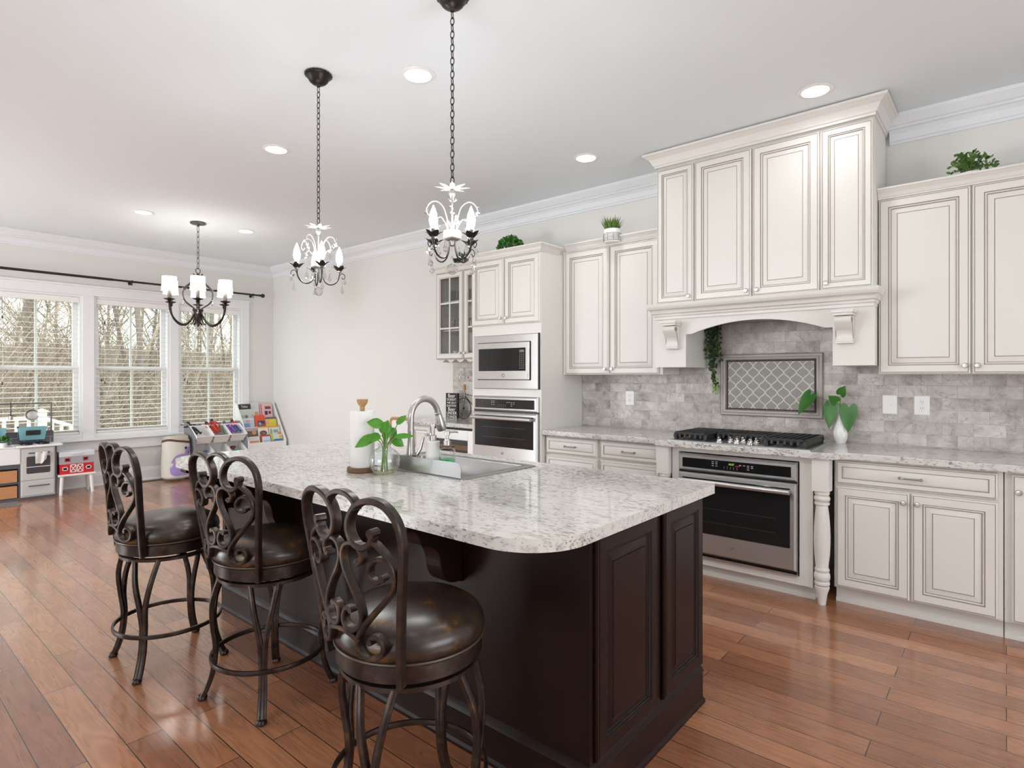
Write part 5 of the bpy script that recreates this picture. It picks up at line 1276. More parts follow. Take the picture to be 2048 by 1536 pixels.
g = G(); g.box((1.355, yf-.035, .576), (1.765, yb, .60)); part('worktop', g, WPLAS, r, bev=.006, flat=True)
g = G(); g.box((.70, yf-.012, .576), (1.354, yb, .592)); part('sink_top', g, WPLAS, r, bev=.004, flat=True)
g = G(); g.panel(1.405, 1.690, .215, .565, yf, [(0, 0, 0), (0, .008, 0), (.002, .010, 0)], face='-Y'); d = part('oven_door', g, GREYP, r)
def rrect(g, x0, x1, z0, z1, y, rad, th, m=0):
    g.prism(rr_poly(x0, x1, z0, z1, (rad,)*4, 5), (0, y, 0), (1,0,0), (0,0,1), (0,-1,0), 0, th, m)
g = G(); rrect(g, 1.445, 1.655, .285, .475, yf-.010, .015, .001); part('oven_window', g, mat('dark toy window', '4a4a4c', .25), d, flat=True)
g = G(); g.box((1.445, yf-.0125, .355), (1.655, yf-.0112, .362)); part('window_bar', g, WPLAS, d, flat=True)
g = G(); g.tube([(1.46, yf-.035, .515), (1.645, yf-.035, .515)], .007, 8); g.box((1.475, yf-.035, .512), (1.483, yf-.010, .518)); g.box((1.62, yf-.035, .512), (1.628, yf-.010, .518)); part('handle', g, DKG, d)
g = G(); g.panel(1.405, 1.690, .045, .195, yf, [(0, 0, 0), (0, .008, 0), (.002, .010, 0)], face='-Y'); d2 = part('drawer', g, GREYP, r)
g = G(); g.tube([(1.46, yf-.030, .15), (1.645, yf-.030, .15)], .006, 8); g.box((1.48, yf-.03, .147), (1.486, yf-.010, .153)); g.box((1.62, yf-.03, .147), (1.626, yf-.010, .153)); part('handle', g, DKG, d2)
g = G(); g.box((.70, yb-.02, .60), (1.735, yb, .735)); part('tile_splashback', g, SLATE, r, flat=True)
g = G()
for i in range(9): g.box((.70+i*.118, yb-.0215, .668), (.703+i*.118, yb-.0201, .735)); g.box((.76+i*.118, yb-.0215, .60), (.763+i*.118, yb-.0201, .665))
g.box((.70, yb-.0215, .665), (1.735, yb-.0201, .668)); part('tile_joint', g, GREYP, r, flat=True)
g = G()
for k in range(4):
    cx, cy = 1.46+.15*(k % 2), 8.30+.10*(k//2)
    for a in range(2): g.bar([(cx-.05*cos(a*PI/2), cy-.04*sin(a*PI/2), .612), (cx+.05*cos(a*PI/2), cy+.04*sin(a*PI/2), .612)], .012, .012, (0,0,1))
    g.lathe([(.052, .601), (.052, .616), (.044, .616), (.044, .601)], 16, (cx, cy, 0))
part('toy_hob', g, BLACK, r)
g = G(); g.tube([(.75, yb-.010, 1.055), (1.722, yb-.010, 1.055)], .0095, 8); g.tube([(1.715, yb-.010, .735), (1.715, yb-.010, 1.055)], .0085, 8); part('rail', g, mat('grey metal rail', '74767c', .35, metal=.6), r)
for z0, z1, w in ((.033, .165, 'lower'), (.2055, .335, 'upper')):
    g = G(); g.box((1.09, yf+.006, z0), (1.37, yf+.23, z1)); solo('wood_crate', g, CRATE, 'small wooden crate on the %s shelf of the toy kitchen, left of its oven' % w, 'crate', 'crates in the toy kitchen', bev=.004, flat=True)
def planter(x0, x1, label):
    r = root('planter_box', ((x0+x1)/2, 8.40, .7), label, 'planter', 'teal planter boxes on the toy kitchen'); y0 = yb-.021; z0, z1 = .645, .79; n = .012
    g = G(); g.loft([[(x0+.02, y0-.085, z0), (x1-.02, y0-.085, z0), (x1-.02, y0-.002, z0), (x0+.02, y0-.002, z0)], [(x0, y0-.115, z1), (x1, y0-.115, z1), (x1, y0-.001, z1), (x0, y0-.001, z1)], [(x0+.01, y0-.105, z1), (x1-.01, y0-.105, z1), (x1-.01, y0-.011, z1), (x0+.01, y0-.011, z1)], [(x0+.028, y0-.08, z0+.02), (x1-.028, y0-.08, z0+.02), (x1-.028, y0-.012, z0+.02), (x0+.028, y0-.012, z0+.02)]]); part('bin', g, TEAL, r, flat=True)
    g = G(); yy = y0-.103; cx = (x0+x1)/2; g.loft([[(cx-.065, yy-.0005, .700), (cx+.065, yy-.0005, .700), (cx+.065, yy+.002, .700), (cx-.065, yy+.002, .700)], [(cx-.065, yy-.0135, .755), (cx+.065, yy-.0135, .755), (cx+.065, yy-.010, .755), (cx-.065, yy-.010, .755)]]); part('label', g, CHALK, r, flat=True)
    g = G(); g.box((x0-.010, y0-.08, z1-.003), (x0+.004, y0-.05, z1+.012)); part('hook', g, BLACK, r, flat=True)
    return r
planter(1.405, 1.655, 'teal planter box with a black label in front of the toy kitchen tiles, right one'); planter(1.04, 1.300, 'teal planter box cut by the left edge of the picture')
# towel, pan and ladle
g = G(); top = [(1.515, .520), (1.625, .524)]; rows = []
for k in range(9):
    t = k/8; row = []
    for j in range(9):
        u = j/8; x_ = 1.515+.11*u+.012*t*sin(5*u); z_ = .522-t*(.125 if u < .35 else .135-.08*(u-.35)); row.append((x_, yf-.045-.006*sin(u*9+2*t)-.004*t, z_))
    rows.append(row)
back = [[(p[0], p[1]+.006, p[2]) for p in row] for row in rows]
vs = [p for row in rows for p in row]+[p for row in back for p in row]; fs = []
for k in range(8):
    for j in range(8):
        a = k*9+j; fs += [(a, a+1, a+10, a+9), (81+a, 81+a+9, 81+a+10, 81+a+1)]
rim = [j for j in range(9)]+[9*k+8 for k in range(1, 9)]+[72+j for j in range(7, -1, -1)]+[9*k for k in range(7, 0, -1)]
for i in range(len(rim)): a, b = rim[i], rim[(i+1) % len(rim)]; fs.append((a, b, b+81, a+81))
g.add(vs, fs); solo('hand_towel', g, mat('white towel', 'e4e1db', .9, bump=.4, bscale=120), 'small white towel draped over the toy oven door handle', 'towel')
r = root('toy_saucepan', (1.54, 8.47, .9), 'small steel toy pan hanging from the rail over the toy kitchen', 'toy pan')
g = G(); c = (1.535, 8.452, .923); ax = (-.25, -1, .12)
g.lathe([(0, -.030), (.040, -.030), (.050, -.022), (.062, .012), (.064, .013), (.060, .012), (.046, -.018), (0, -.024)], 28, c, ax=ax); part('pan_bowl', g, STEEL, r)
g = G(); g.tube(spline([(1.535, 8.455, .985), (1.535, 8.46, 1.01), (1.528, 8.48, 1.04), (1.532, 8.49, 1.063), (1.538, 8.487, 1.07)], 5), .005, 6); g.tube([(1.522, 8.452, .862), (1.525, 8.448, .846), (1.545, 8.448, .846), (1.548, 8.452, .862)], .004, 6); part('handle', g, STEEL, r)
r = root('toy_ladle', (1.31, 8.48, .88), 'small dark toy ladle hanging from the rail left of the toy pan', 'toy utensil')
g = G(); g.tube([(1.352, 8.488, 1.07), (1.352, 8.478, 1.045), (1.352, 8.475, .93)], .004, 6); part('handle', g, BLACK, r)
g = G(); g.lathe([(0, .875), (.018, .876), (.021, .90), (.020, .918), (0, .922)], 14, (1.352, 8.475, 0)); g.lathe([(.022, .918), (.022, .926), (0, .93)], 14, (1.352, 8.475, 0), 1); part('bowl', g, [STEEL, BLACK], r)
r = root('toy_plant', (1.10, 8.3, .592), 'small bright green plant at the left picture edge on the toy kitchen', 'plant')
g = G(); g.lathe([(0, 0), (.03, 0), (.034, .05), (0, .052)], 14, (1.255, 8.26, .5925)); part('pot', g, WPLAS, r); bush(r, (1.25, 8.26, .66), .055, 160, .024, GREEN2, seed=21)
# barn toy box on a stool
r = root('step_stool', (1.9, 8.35, 0), 'small white play stool under the red barn toy box', 'stool')
g = G(); g.box((1.725, 8.22, .212), (2.085, 8.46, .236)); part('seat', g, WPLAS, r, bev=.006, flat=True)
for sx in (1.765, 2.045):
    for sy in (8.255, 8.425):
        g = G(); dx = .012 if sx > 1.9 else -.012; g.tube([(sx+dx, sy+(.01 if sy > 8.3 else -.01), 0), (sx, sy, .213)], [.016, .02], 10); part('leg', g, WPLAS, r)
r = root('barn_box', (1.9, 8.34, .236), 'red and white toy barn box with a grey roof, on the white stool', 'toy box')
RED = mat('barn red', 'd8242c', .5); yfb = 8.235
g = G(); g.box((1.742, yfb, .2365), (2.068, 8.445, .485)); part('walls', g, RED, r, flat=True)
g = G(); g.box((1.739, yfb-.003, .352), (2.071, 8.448, .445)); part('roof', g, mat('corrugated grey', 'bdbcc0', .5), r, flat=True)
g = G()
for k in range(27): g.box((1.743+k*.0123, yfb-.0038, .353), (1.747+k*.0123, yfb-.0031, .440))
part('roof_lines', g, mat('roof line grey', '8e8c94', .5), r, flat=True)
g = G(); g.box((1.736, yfb-.008, .438), (2.074, 8.452, .492)); g.box((1.85, yfb-.02, .46), (1.96, yfb-.008, .478)); part('lid', g, mat('barn lid', 'dcdce0', .5), r, bev=.004, flat=True)
def win(cx, cz, w, h, th=.004, fr=WPLAS):
    g = G(); y = yfb-.0042
    for q in ((cx-w, cx+w, cz-h, cz-h+.008), (cx-w, cx+w, cz+h-.008, cz+h), (cx-w, cx-w+.008, cz-h, cz+h), (cx+w-.008, cx+w, cz-h, cz+h)): g.box((q[0], y-th, q[2]), (q[1], y, q[3]))
    g.box((cx-w+.008, y-.001, cz-h+.008), (cx+w-.008, y, cz+h-.008), 1); part('window', g, [fr, BLACK], r, flat=True)
win(1.812, .402, .024, .020, fr=RED); win(1.985, .402, .024, .020, fr=RED); win(1.79, .300, .026, .022); win(2.015, .300, .026, .022)
g = G(); y = yfb-.0005
for cx in (1.868, 1.934):
    w, z0, z1 = .030, .252, .344
    for q in ((cx-w, cx+w, z0, z0+.009), (cx-w, cx+w, z1-.009, z1), (cx-w, cx-w+.007, z0, z1), (cx+w-.007, cx+w, z0, z1)): g.box((q[0], y-.004, q[2]), (q[1], y, q[3]))
    for s in (-1, 1): g.bar([(cx-w+.003, y-.003, z0+.004 if s > 0 else z1-.004), (cx+w-.003, y-.003, z1-.004 if s > 0 else z0+.004)], .003, .008, (0,1,0))
part('barn_door', g, WPLAS, r, flat=True)
# canvas bag
r = root('laundry_bag', (3.04, 8.30, 0), 'cream canvas storage bag with a purple hippo, beside the toy bins', 'storage bag')
rings = []
for z, a, b, ox in ((.0, .145, .13, 0), (.02, .162, .145, 0), (.2, .166, .15, 0), (.36, .158, .14, .0), (.50, .154, .135, .0)):
    rings.append([(3.007+ox+a*math.copysign(abs(cos(q))**.75, cos(q))*(1+.02*sin(3*q+z*9)), 8.36+b*math.copysign(abs(sin(q))**.75, sin(q)), z+.03+(.02*sin(2*q) if z > .4 else 0)) for q in [2*PI*k/32 for k in range(32)]])
g = G(); g.loft(rings); part('bag_body', g, mat('cream canvas', 'd9d3c9', .85, var=.06, vscale=8), r)
g = G(); rr = [[(3.007+(p[0]-3.007)*1.01, 8.36+(p[1]-8.36)*1.01, p[2]-dz) for p in rings[-1]] for dz in (.0, .028)]; g.loft(rr, cap=False); rr2 = [[(3.007+(p[0]-3.007)*1.02, 8.36+(p[1]-8.36)*1.02, p[2]) for p in q] for q in rr]; g.loft([rr2[1], rr2[0], rr[0]], cap=False); part('brown_trim', g, mat('brown binding', '5b3f38', .7), r)
g = G(); rr = [[(3.007+(p[0]-3.007)*.93*(1+.06*sin(7*k+z*50)), 8.36+(p[1]-8.36)*.93, p[2]+z) for k, p in enumerate(rings[-1])] for z in (-.01, .04)]; g.loft(rr); part('contents', g, mat('beige contents', 'c9c0b2', .9, var=.1, vscale=30), r)
PUR = mat('lilac felt', 'a48cc8', .85); g = G()
def on_bag(u, v, off):
    t = max(0, min(1, (v-.03)/.5)); a = .164-.010*t; b = .147; q = math.acos(max(-1, min(1, u/a))) if True else 0
    cq = max(-1, min(1, u/a)); s = (1-min(1, abs(cq)**(1/.75))**2)**.5; return V((3.007+u, 8.36-(b+off)*s**.75, v))
def patch(g, poly, off, m=0):
    c = (sum(p[0] for p in poly)/len(poly), sum(p[1] for p in poly)/len(poly)); n = len(poly); vs = [on_bag(c[0], c[1], off)]
    for f in (.35, .7, 1): vs += [on_bag(c[0]+(p[0]-c[0])*f, c[1]+(p[1]-c[1])*f, off) for p in poly]
    fs = [(0, 1+i, 1+(i+1) % n) for i in range(n)]
    for k in range(2): fs += [(1+k*n+i, 1+(k+1)*n+i, 1+(k+1)*n+(i+1) % n, 1+k*n+(i+1) % n) for i in range(n)]
    rimo = [on_bag(p[0], p[1], off-.006) for p in poly]; b = 1+2*n
    fs += [(b+i, b+n+i, b+n+(i+1) % n, b+(i+1) % n) for i in range(n)]
    g.add(vs+rimo, fs, m)
hip = [(p.x, p.y) for p in spline([(-.14, .10), (-.15, .18), (-.13, .26), (-.08, .325), (-.01, .35), (.05, .355), (.07, .41), (.12, .435), (.165, .41), (.18, .33), (.175, .22), (.16, .14), (.10, .085), (.0, .07), (-.09, .07)], 4, closed=True)]
hip = [(a*.85+.012, b) for a, b in hip]; patch(g, hip, .006)
part('hippo_applique', g, PUR, r)
g = G(); patch(g, [(.068+.016*cos(a*PI/5), .425+.018*sin(a*PI/5)) for a in range(10)], .010); patch(g, [(.105+.008*cos(a*PI/5), .365+.01*sin(a*PI/5)) for a in range(10)], .010); patch(g, [(.138+.006*cos(a*PI/5), .38+.008*sin(a*PI/5)) for a in range(10)], .010); part('hippo_eyes', g, BLACK, r)
# toy organiser with six bins
r = root('toy_organizer', (3.52, 8.36, 0), 'grey and white toy organizer rack holding white bins under the right window', 'toy rack')
OG = mat('mid grey panel', '88888c', .5)
for x in (3.185, 3.872):
    g = G(); g.prism([(8.20, 0), (8.55, 0), (8.55, .72), (8.44, .72), (8.20, .52)], (x, 0, 0), (0,1,0), (0,0,1), (1,0,0), -.008, .008); part('side_panel', g, OG, r, flat=True)
g = G()
for y, z in ((8.24, .50), (8.50, .645), (8.24, .27), (8.50, .415)): g.tube([(3.193, y, z), (3.864, y, z)], .007, 6)
part('dowel', g, WPLAS, r)
def bin_(cx, y0, z0, label):
    """tilted open tray, front low"""
    g = G(); w = .107; d = .27; h = .125; T = M.Translation((cx, y0, z0)) @ M.Rotation(math.radians(29), 4, 'X')
    def rg(i, y_0, y_1, z, ins): return [(-w+ins, y_0, z), (w-ins, y_0, z), (w-ins, y_1, z), (-w+ins, y_1, z)]
    g.loft([rg(0, .022, d-.022, 0, .018), rg(0, 0, d, h, 0), rg(0, -.008, d+.008, h, -.006), rg(0, -.008, d+.008, h+.006, -.006), rg(0, .006, d-.006, h+.006, .006), rg(0, .026, d-.026, .006, .022)])
    g.xf(T); solo('toy_bin', g, WPLAS, label, 'storage bin', 'white toy bins in the organizer', bev=.003, flat=True); return T
POS = ['left', 'middle', 'right']; TT = {}
for row, (y0, z0) in enumerate(((8.225, .445), (8.225, .215))):
    for i in range(3): TT[row, i] = bin_(3.302+i*.2265, y0, z0, 'white tilted toy bin, %s row, %s of three' % (['upper', 'lower'][row], POS[i]))
def figure(T, x, y, z, cols, label, ang=0, s=1.0, arm=0.0):
    """plain doll lying back in a bin: head, body, two arms, two legs"""
    r = root('toy_figure', T @ V((x, y, z)), label, 'toy figure', 'toy figures in the bins')
    A = T.to_3x3().to_4x4() @ M.Rotation(ang, 4, 'Z') @ M.Scale(s*1.12, 4)
    mats = [mat('toy '+c, c, .45) if ('toy '+c) not in bpy.data.materials else bpy.data.materials['toy '+c] for c in cols]
    g = G(); g.loft([[(rx*cos(q), y_, rz*sin(q)) for q in [2*PI*k/10 for k in range(10)]] for y_, rx, rz in ((.105, .020, .016), (.125, .019, .015), (.16, .028, .018), (.185, .030, .017), (.195, .016, .013), (.203, .009, .009))]); g.xf(A); part('torso', g, mats[0], r, world=False)
    g = G(); g.ball((0, .222, .002), .0175, 10, 8, sq=(1, 1.25, 1)); g.xf(A); part('head', g, mats[2], r, world=False)
    for sd in (-1, 1):
        g = G(); g.tube([(sd*.028, .183, 0), (sd*(.042+arm*.02), .145, .008), (sd*(.044+arm*.05), .108+arm*.05, .014)], [.010, .008, .007], 8); g.ball((sd*(.044+arm*.05), .103+arm*.05, .014), .0085, 8, 6); g.xf(A); part('arm', g, mats[0], r, world=False)
        g = G(); g.tube([(sd*.011, .112, 0), (sd*.016, .06, .003), (sd*.019, .006, 0)], [.013, .0105, .008], 8); g.tube([(sd*.019, .006, 0), (sd*.022, .004, .018)], .008, 8); g.xf(A); part('leg', g, mats[1], r, world=False)
T = TT[0, 0]; figure(T, -.045, 0.100, 0.105, ('23262b', '26282c', '1b1b1d'), 'all black toy figure lying in the upper left bin', .15, 1.15, .8)
T = TT[0, 1]; figure(T, -.055, 0.095, 0.100, ('a51f22', 'd8401f', '3a1d1c'), 'red and orange toy figure at the left of the upper middle bin', .1, 1.1); figure(T, -.02, 0.110, 0.120, ('b3242a', 'c92f2a', '2a1a1a'), 'red toy figure lying on the others in the upper middle bin', -.05, 1.15); figure(T, .05, 0.055, 0.095, ('6f8a7c', '7d8f7a', '6a8a70'), 'stocky grey green toy figure at the right of the upper middle bin', -.1, 1.1, .6)
T = TT[0, 2]; figure(T, -.045, 0.085, 0.100, ('7b3fa8', '8a48b8', '5f7a66'), 'purple toy figure in the upper right bin', .1, 1.1); figure(T, .035, 0.100, 0.100, ('b8323a', '4a5fa0', '2a1c1e'), 'toy figure with a red top and blue trousers in the upper right bin', -.05, 1.15, .5)
def toy(T, x, y, z, kind, col, label):
    r = root('toy_car' if kind == 'car' else 'toy_block', T @ V((x, y, z)), label, 'toy', 'small toys in the lower bins')
    A = T.to_3x3().to_4x4() @ M.Rotation(x*20, 4, 'Z'); m = mat('toy '+col, col, .4) if ('toy '+col) not in bpy.data.materials else bpy.data.materials['toy '+col]
    if kind == 'car':
        g = G(); g.prism([(-.045, .008), (.045, .008), (.045, .024), (.028, .028), (.016, .042), (-.022, .042), (-.034, .028), (-.045, .026)], (0,0,0), (1,0,0), (0,0,1), (0,1,0), -.02, .02); g.xf(A); part('car_body', g, m, r, world=False, bev=.002)
        for sx in (-.027, .027):
            for sy in (-.021, .021):
                g = G(); g.lathe([(0, -.004), (.011, -.004), (.011, .004), (0, .004)], 12, (sx, sy, .009), ax=(0,1,0)); g.xf(A); part('wheel', g, BLACK, r, world=False)
    else:
        g = G(); g.ball((0, 0, .026), .034, 12, 8, sq=(1, .8, .75)); g.ball((.026, 0, .045), .016, 10, 8); g.xf(A); part('body', g, m, r, world=False)
T = TT[1, 0]; toy(T, -.05, 0.080, 0.040, 'block', 'a4483a', 'rusty red toy lump in the lower left bin'); toy(T, .02, 0.095, 0.050, 'block', '2f62a8', 'blue toy in the lower left bin'); toy(T, .045, 0.065, 0.038, 'car', 'b9b9bd', 'silver toy car at the front of the lower left bin')
T = TT[1, 1]; toy(T, -.02, 0.085, 0.042, 'car', 'd5d5d0', 'white toy car in the lower middle bin'); toy(T, -.04, 0.055, 0.038, 'car', '2c8a62', 'green toy car in the lower middle bin')
T = TT[1, 2]; toy(T, -.02, 0.080, 0.042, 'block', '3fae74', 'bright green rounded toy in the lower right bin'); toy(T, .045, 0.065, 0.038, 'car', '3a6a50', 'dark green toy car in the lower right bin'); toy(T, -.02, 0.170, 0.040, 'block', '9a3f44', 'red toy at the back of the lower right bin')
# book rack
r = root('book_rack', (4.15, 8.35, 0), 'white sling style book rack standing in the far corner', 'book rack')
bx0, bx1 = 3.895, 4.450
for x in (bx0, bx1):
    g = G(); g.prism([(8.18, 0), (8.60, 0), (8.60, .96), (8.56, .96), (8.18, .42)], (x, 0, 0), (0,1,0), (0,0,1), (1,0,0), -.008, .008); part('side_panel', g, WPLAS, r, flat=True)
tiers = [(8.20, .335), (8.29, .475), (8.38, .605), (8.47, .725)]
for y, z in tiers:
    g = G(); g.box((bx0+.008, y, z-.012), (bx1-.008, y+.085, z)); g.box((bx0+.008, y-.008, z-.012), (bx1-.008, y, z+(.075 if z < .4 else .018))); part('ledge', g, WPLAS, r, flat=True)
g = G(); g.box((bx0+.008, 8.585, .05), (bx1-.008, 8.60, .95)); g.box(((bx0+bx1)/2-.008, 8.2, .0), ((bx0+bx1)/2+.008, 8.58, .322)); g.box((bx0+.008, 8.2, .09), (bx1-.008, 8.58, .10)); part('back_panel', g, WPLAS, r, flat=True)
def book(x0, x1, tier, h, cover, decals, label, th=.012, dz=0, dy=0):
    y, z = tiers[tier]; r = root('picture_book', ((x0+x1)/2, y+.03, z), label, 'book', 'picture books on the rack')
    A = M.Translation((0, y+.012+dy, z+.0005)) @ M.Rotation(math.radians(-14), 4, 'X')
    m = lambda c: bpy.data.materials['cover '+c] if ('cover '+c) in bpy.data.materials else mat('cover '+c, c, .4)
    g = G(); g.box((x0, 0, 0), (x1, th, h)); g.xf(A); part('cover', g, m(cover), r, flat=True)
    w = x1-x0
    for k, (a, b, c, d, col) in enumerate(decals):
        g = G()
        if col[0] == 'o': g.lathe([(0, .0012), (1, .0012), (1, .0)], 16); g.v = [V((x0+w*(a+b)/2+p.x*w*(b-a)/2, -p.z, h*(c+d)/2+p.y*h*(d-c)/2)) for p in g.v]; col = col[1:]
        else: g.box((x0+w*a, -.0008-.0002*k, h*c), (x0+w*b, .0, h*d))
        g.xf(A); part('cover_art', g, m(col), r, flat=True)
    return A
A = book(3.905, 4.085, 3, .235, 'c9d3cb', [(0, 1, .66, 1, '3d3a2c'), (.1, .6, .05, .3, 'a9c0ad'), (.45, .7, .1, .3, 'o9a6a62')], 'tall pale green book with a dark title band, top tier left')
g = text_geo('Tales', .045, A @ facing((3.99, -.0014, .195), '-Y'), .0003); part('cover_lettering', g, WPLAS, [o for o in bpy.data.objects if o.get('label', '').startswith('tall pale green book')][0], flat=True)
book(4.075, 4.215, 3, .250, 'd5d2cf', [(.5, .9, .1, .45, 'c69a72'), (.1, .6, .6, .8, 'c4ccd2')], 'pale grey picture book behind the others, top tier centre', dy=.016)
book(4.225, 4.405, 3, .235, 'e3b3b8', [(.05, .12, .02, .98, 'c8434a'), (.4, .9, .62, .80, '6a4a50'), (.35, .6, .25, .5, '3a2f36'), (.68, .88, .3, .48, '4a3a42')], 'pink picture book with dark figures, top tier right')
book(3.915, 4.085, 2, .150, 'b9c4d6', [(.0, 1, .82, 1, 'cfd9dd'), (.1, .6, .1, .5, '7a97c4'), (.3, .6, .6, .8, 'd99a86')], 'light blue picture book, second tier left')
book(4.095, 4.245, 2, .185, 'd9512f', [(.25, .95, .05, .55, '36424f'), (.32, .6, .15, .45, 'o7fa6b8'), (.6, .9, .1, .3, 'b63a34')], 'orange picture book with a dark blue picture, second tier centre')
book(4.255, 4.42, 2, .150, 'e8c23c', [(0, 1, .8, 1, '5a6068'), (.55, .95, .3, .75, 'oc8cf4a'), (.0, .35, .3, .7, 'od9a49a')], 'yellow picture book with round faces, second tier right')
book(3.92, 4.085, 1, .140, '6a5a58', [(0, 1, .7, 1, 'b8a6b4'), (.5, .9, .3, .8, 'oc0a060'), (0, 1, 0, .2, '2f2a28')], 'dark brown picture book, third tier left')
book(4.095, 4.25, 1, .155, 'e9e3d2', [(0, 1, .85, 1, 'e0a044'), (.15, .85, .15, .6, 'o6a3f4c'), (.3, .7, .2, .5, 'oe8d9b0')], 'cream picture book with a maroon wheel picture, third tier centre')
book(4.26, 4.43, 1, .155, 'd3ddd2', [(0, 1, .85, 1, 'e39a3a'), (.1, .3, .2, .7, '9fb873'), (.4, .8, .35, .6, '7fa2b8'), (.75, 1, .1, .4, 'oe09a2c')], 'pale green picture book with an orange band, third tier right')
book(3.925, 4.08, 0, .165, 'd9d8d2', [(.05, .9, .1, .62, 'e58a62'), (.2, .8, .25, .45, 'f0b08e')], 'white picture book with an orange picture, bottom tier left')
book(4.095, 4.24, 0, .180, 'b9473f', [(.15, 1, 0, .85, 'cdd8e0'), (.3, .9, .3, .55, '9fc0d8')], 'red edged picture book with a pale blue picture, bottom tier centre')
book(4.25, 4.425, 0, .170, '7a7f86', [(0, 1, .6, 1, 'd8dcd0'), (0, .2, .5, 1, 'b6c24a'), (.3, .95, .45, .62, '2f7fb4'), (.7, 1, .65, .95, 'oe8b428'), (.65, .95, .1, .4, 'od07a62')], 'grey and blue picture book with a yellow circle, bottom tier right')
g = G(); rrect_ = rr_poly(.62, 1.36, 7.93, 8.20, (.03,)*4, 5); g.prism(rrect_, (0,0,0), (1,0,0), (0,1,0), (0,0,1), .0005, .007); solo('floor_mat', g, mat('grey mat', '7c7573', .85), 'small grey mat on the floor in front of the toy kitchen', 'mat', flat=True)
# ---------------------------------------------------------------- outside
rnd = random.Random(11)
BARK = mat('grey brown bark', '7a6e66', .9, var=.25, vscale=6); BARK2 = mat('tan twigs', '988878', .9, var=.25, vscale=5)
LIT = mat('leaf litter', '8b7c6d', .95, var=.25, vscale=3); PINE = mat('pine needles', '66724f', .8, var=.3, vscale=6); DECKW = mat('white deck vinyl', 'f1efe9', .5)
g = G(); n = 22; vs = []; fs = []
for j in range(n):
    for i in range(n):
        x = -22+60*i/(n-1); y = YB+.16+40*(j/(n-1))**1.3; vs.append((x, y, -1.2+.13*max(0, y-14)+.25*sin(x*.4)*cos(y*.3)*(1 if y > 11 else 0)))
for j in range(n-1):
    for i in range(n-1): a = j*n+i; fs.append((a, a+1, a+n+1, a+n))
g.add(vs, fs); struct('ground', g, LIT)
gz = lambda x, y: -1.2+.13*max(0, y-14)
def tree_mesh(seed, H, spread, lean=0, thick=.0055, low=.22):
    q = random.Random(seed); segs = []
    def grow(p, d, L, rad, lev):
        if lev > 4 or rad < .0012: return
        pts = [p]; k = 4
        for i in range(k):
            d = (d+V((q.uniform(-1, 1), q.uniform(-1, 1), q.uniform(-.3, .6)))*.16).normalized(); p = p+d*(L/k); pts.append(p)
        segs.append((pts, rad, rad*.6, lev))
        nb = {0: 16, 1: 7, 2: 5, 3: 3}.get(lev, 0)
        for i in range(nb):
            t = q.uniform(.25, 1) if lev else q.uniform(low, 1); b = pts[min(k-1, int(t*k))].lerp(pts[min(k, int(t*k)+1)], (t*k) % 1)
            a = q.uniform(0, 2*PI); up = q.uniform(.1, .9); nd = (V((cos(a), sin(a), up))*spread+d*.5).normalized(); grow(b, nd, L*q.uniform(.3, .5), rad*.42, lev+1)
    grow(V((0, 0, 0)), V((lean, 0, 1)), H, H*thick, 0)
    return segs
def make_tree(name, seed, H, spread, m, **kw):
    tr = G(); br = G()
    for pts, r0, r1, lev in tree_mesh(seed, H, spread, **kw): (tr if lev == 0 else br).tube(pts, [r0+(r1-r0)*i/(len(pts)-1) for i in range(len(pts))], 7 if lev == 0 else (4 if lev < 3 else 3), cap=False)
    r = root(name, (0, 0, 0), '', 'tree', 'bare trees outside the windows')
    part('trunk', tr, m, r, world=False); part('branches', br, BARK2, r, world=False); return r
protos = [make_tree('bare_tree', s, H, sp, BARK) for s, H, sp in ((3, 11, .8), (17, 9, .9), (29, 12.5, .7), (41, 8, 1.0))]
spots = [(4.1, 16.2), (5.2, 17), (6.6, 16), (8.0, 19), (9.6, 19.5), (11.5, 24.5), (5.8, 22), (7.6, 23), (9.5, 22), (12.6, 27), (7.0, 20.5), (6.2, 27), (10.5, 27), (8.8, 29), (4.8, 30), (4.6, 14.8), (6.0, 19)]
spots = [p for p in spots if .15 < p[0]/p[1] < .47]
WN = lambda p: 'left' if p[0]/p[1] < .244 else ('middle' if p[0]/p[1] < .357 else 'right')
ORD = ['nearest', 'second nearest', 'third nearest', 'fourth nearest', 'fifth nearest', 'sixth nearest', 'seventh nearest', 'eighth nearest', 'ninth nearest', 'farthest']
for i, p in enumerate(spots):
    same = sorted([q_ for q_ in spots if WN(q_) == WN(p)], key=lambda q_: q_[1])
    lab = 'bare leafless tree outside, %s of those seen through the %s window' % (ORD[same.index(p)], WN(p))
    x, y = p
    if i < 4: t = protos[i]; t.location = (x, y, gz(x, y)-.05); t.rotation_euler = (0, 0, i*1.3); t['label'] = lab
    else: dup(protos[i % 4], (x, y, gz(x, y)-.05), i*1.3, lab)
saps = [make_tree('bare_sapling', sd, H, 1.0, BARK2, thick=.006, low=.08) for sd, H in ((5, 5.0), (6, 6.5), (7, 4.2))]
q = random.Random(31)
for i in range(22):
    y = 13.6+15*q.random()**1.2; x = y*(.12+.38*q.random()); t = saps[i] if i < 3 else dup(saps[i % 3], (x, y, 0))
    t.location = (x, y, gz(x, y)-.05); t.rotation_euler = (0, 0, q.uniform(0, 6.28)); t['label'] = 'bare twiggy sapling among the brown woods outside the windows'; t['group'] = 'saplings outside the windows'
